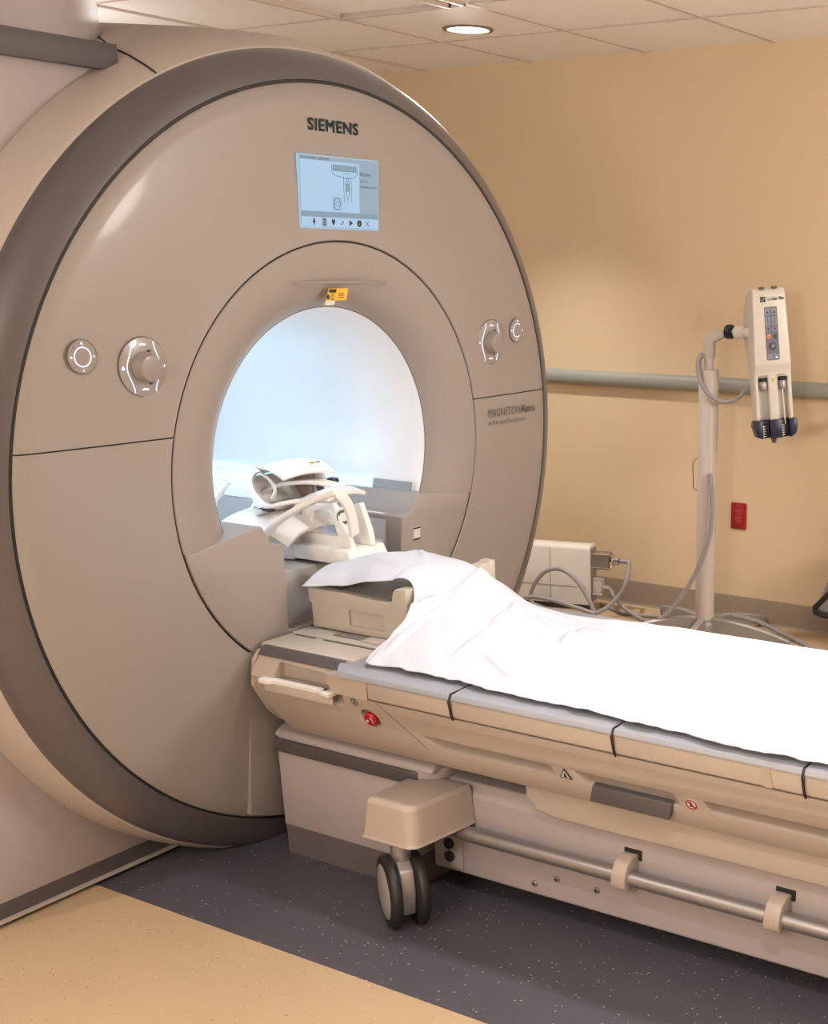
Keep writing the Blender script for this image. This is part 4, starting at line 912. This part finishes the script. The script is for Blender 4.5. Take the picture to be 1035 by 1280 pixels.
# cables on the floor
def cable(pts, r, label, name='cable'):
    o = B().tube(spline(pts, 10), r, 10).build(name, M['cable']); prop(o, label, 'cable', None); return o
gy = BY0 + .055
CABLES = []
cable([TB(BX1 + .134, BY0 + .055, .245), TB(BX1 + .180, gy, .237), (BX1 + .235, gy - .01, .18), (BX1 + .205, gy - .04, .10), (BX1 + .14, gy - .10, .03), (BX1 + .04, gy - .15, .012), (BX1 - .08, gy - .16, .012), (BX1 - .22, gy - .13, .02), (BX1 - .32, gy - .12, .016)], .0105, 'thick grey cable curving down from the metal connector to the floor')
cable([(BX1 + .140, gy - .15, .035), (BX1 + .105, gy - .15, .10), (BX1 + .04, gy - .145, .175), (BX1 - .05, gy - .14, .218), (BX1 - .14, gy - .14, .20), (BX1 - .21, gy - .14, .13), (BX1 - .24, gy - .14, .05), (BX1 - .20, gy - .15, .014)], .0105, 'grey cable rising in a tall arch in front of the equipment box')
cable([(BX1 + .155, gy - .17, .036), (BX1 + .06, gy - .18, .055), (BX1 - .08, gy - .185, .075), (BX1 - .22, gy - .18, .07), (BX1 - .30, gy - .21, .04), (BX1 - .24, gy - .26, .012), (BX1 - .06, gy - .25, .012), (BX1 + .10, gy - .22, .012), (BX1 + .17, gy - .19, .014)], .0105, 'grey cable coiled low on the floor in front of the equipment box')
cable([TB(BX1 + .087, BY0 + .045, .112), (BX1 + .165, gy - .02, .095), (BX1 + .22, gy - .03, .05), (BX1 + .34, gy - .05, .010), (BX1 + .46, gy - .08, .010), (BX1 + .56, gy - .06, .010), (BX1 + .58, gy + .02, .010), (BX1 + .52, gy + .08, .010), (BX1 + .36, gy + .02, .010), (BX1 + .22, gy - .00, .010), (BX1 + .08, gy + .06, .010), (BX1 + .02, gy + .09, .010)], .0085, 'thinner grey cable looping on the floor between box and injector pole')
cable([(PX + .040, PY - .048, .74), (PX + .052, PY - .052, .66), (PX + .056, PY - .054, .55), (PX + .045, PY - .056, .46), (PX + .012, PY - .060, .36), (PX - .03, PY - .062, .27), (PX - .09, PY - .068, .17), (PX - .16, PY - .085, .085), (PX - .21, PY - .11, .05), (PX - .27, PY - .16, .018), (PX - .36, PY - .22, .010)], .0105, 'long grey cable hanging down beside the beige pole')
cable([(PX + .10, PY + .06, .095), (PX + .20, PY + .12, .066), (PX + .32, PY + .13, .028), (PX + .42, PY + .10, .011), (PX + .50, PY + .03, .011), (PX + .50, PY - .05, .011), (PX + .44, PY - .08, .011), (PX + .36, PY - .09, .011), (PX + .25, PY - .13, .011)], .0105, 'grey cable bending round the right foot of the injector stand')

# ------------------------------------------------------------------ wall items
ol = empty('power_outlet', (-2.683, WY, .497), 'red duplex power outlet on the wall right of the injector pole', 'outlet')
B().prism(rrect(-2.722, .436, -2.643, .558, .004), (0, WY, 0), (1, 0, 0), (0, 0, 1), (0, -.006, 0)).build('wall_plate', M['redout'], ol, bevel=.002)
for z in (.517, .480):
    s_ = B().lathe([(.017, 0), (.017, .0015), (.0155, .002), (.001, .002)], (-2.683, WY - .0055, z), (0, -1, 0), n=28, capb=False).build('socket', M['redl'], ol)
    t = B()
    for a in (-.006, .006): t.box((-2.683 + a - .001, WY - .0082, z - .002), (-2.683 + a + .001, WY - .0074, z + .007))
    t.lathe([(.0025, 0), (.0025, .0006)], (-2.683, WY - .0075, z - .008), (0, -1, 0), n=10)
    pieces(t, 'slot', M['redout'], s_)
B().box((-2.697, WY - .0068, .541), (-2.668, WY - .0058, .549)).build('marking', M['redl'], ol)
# items cut by the right edge
kb = empty('wall_knob', (-2.19, 5.2, .95), 'white round knob at the right edge below the handrail', 'knob')
B().lathe([(.001, -.045), (.014, -.040), (.021, -.028), (.023, -.012), (.020, 0), (.012, .006)], (-2.200, WY - .04, .955), (0, 1, 0), n=28, capb=False).build('knob_head', M['cream'], kb)
B().tube([(-2.200, WY - .04, .955), (-2.200, WY, .955)], .009, 12).build('stem', M['cream'], kb)
gp = empty('grey_cushion', (-2.0, 5.15, .1), 'grey wedge shaped cushion with black edge at the right edge of the picture', 'cushion')
B().prism([(-2.175, .175), (-2.13, .165), (-1.75, .165), (-1.75, .55), (-2.06, .46)], (0, 5.05, 0), (1, 0, 0), (0, 0, 1), (0, .12, 0)).build('pad', M['padgrey'], gp, bevel=.012, seg=3)
B().tube([(-2.09, 5.045, .275), (-2.172, 5.045, .185), (-2.168, 5.045, .165), (-2.13, 5.045, .156), (-1.75, 5.045, .156)], .012, 8).build('edging', M['black'], gp)
B().box((-2.05, 5.08, 0), (-1.75, 5.14, .17)).build('support', M['dkgrey'], gp)

# ------------------------------------------------------------------ camera
f_, yaw, pitch, roll = 1603.93, .5211, .3517, .0092
ppx, ppy = 836.93, 919.88
cam = bpy.data.cameras.new('camera'); co = bpy.data.objects.new('camera', cam); col.objects.link(co)
fw = V((-math.sin(yaw) * math.cos(pitch), math.cos(yaw) * math.cos(pitch), -math.sin(pitch)))
r0 = fw.cross(V((0, 0, 1))).normalized(); u0 = r0.cross(fw)
rr = r0 * math.cos(roll) + u0 * math.sin(roll); uu = -r0 * math.sin(roll) + u0 * math.cos(roll)
mw = Matrix((( rr.x, uu.x, -fw.x, 0), (rr.y, uu.y, -fw.y, 0), (rr.z, uu.z, -fw.z, 1.585), (0, 0, 0, 1)))
co.matrix_world = mw
cam.sensor_fit = 'VERTICAL'; cam.sensor_height = 36; cam.sensor_width = 36 * 1035 / 1280; cam.lens = f_ / 1280 * 36
cam.shift_x = (517.5 - ppx) / 1280; cam.shift_y = (ppy - 640) / 1280
cam.clip_start = .05; cam.clip_end = 50
sc_ = bpy.context.scene; sc_.camera = co
w = bpy.data.worlds.new('world'); sc_.world = w; w.use_nodes = True
w.node_tree.nodes['Background'].inputs[0].default_value = (.9, .8, .7, 1); w.node_tree.nodes['Background'].inputs[1].default_value = .05
sc_.view_settings.view_transform = 'Standard'; sc_.view_settings.look = 'None'; sc_.view_settings.exposure = .36; sc_.view_settings.gamma = 1
sc_.view_settings.use_curve_mapping = False
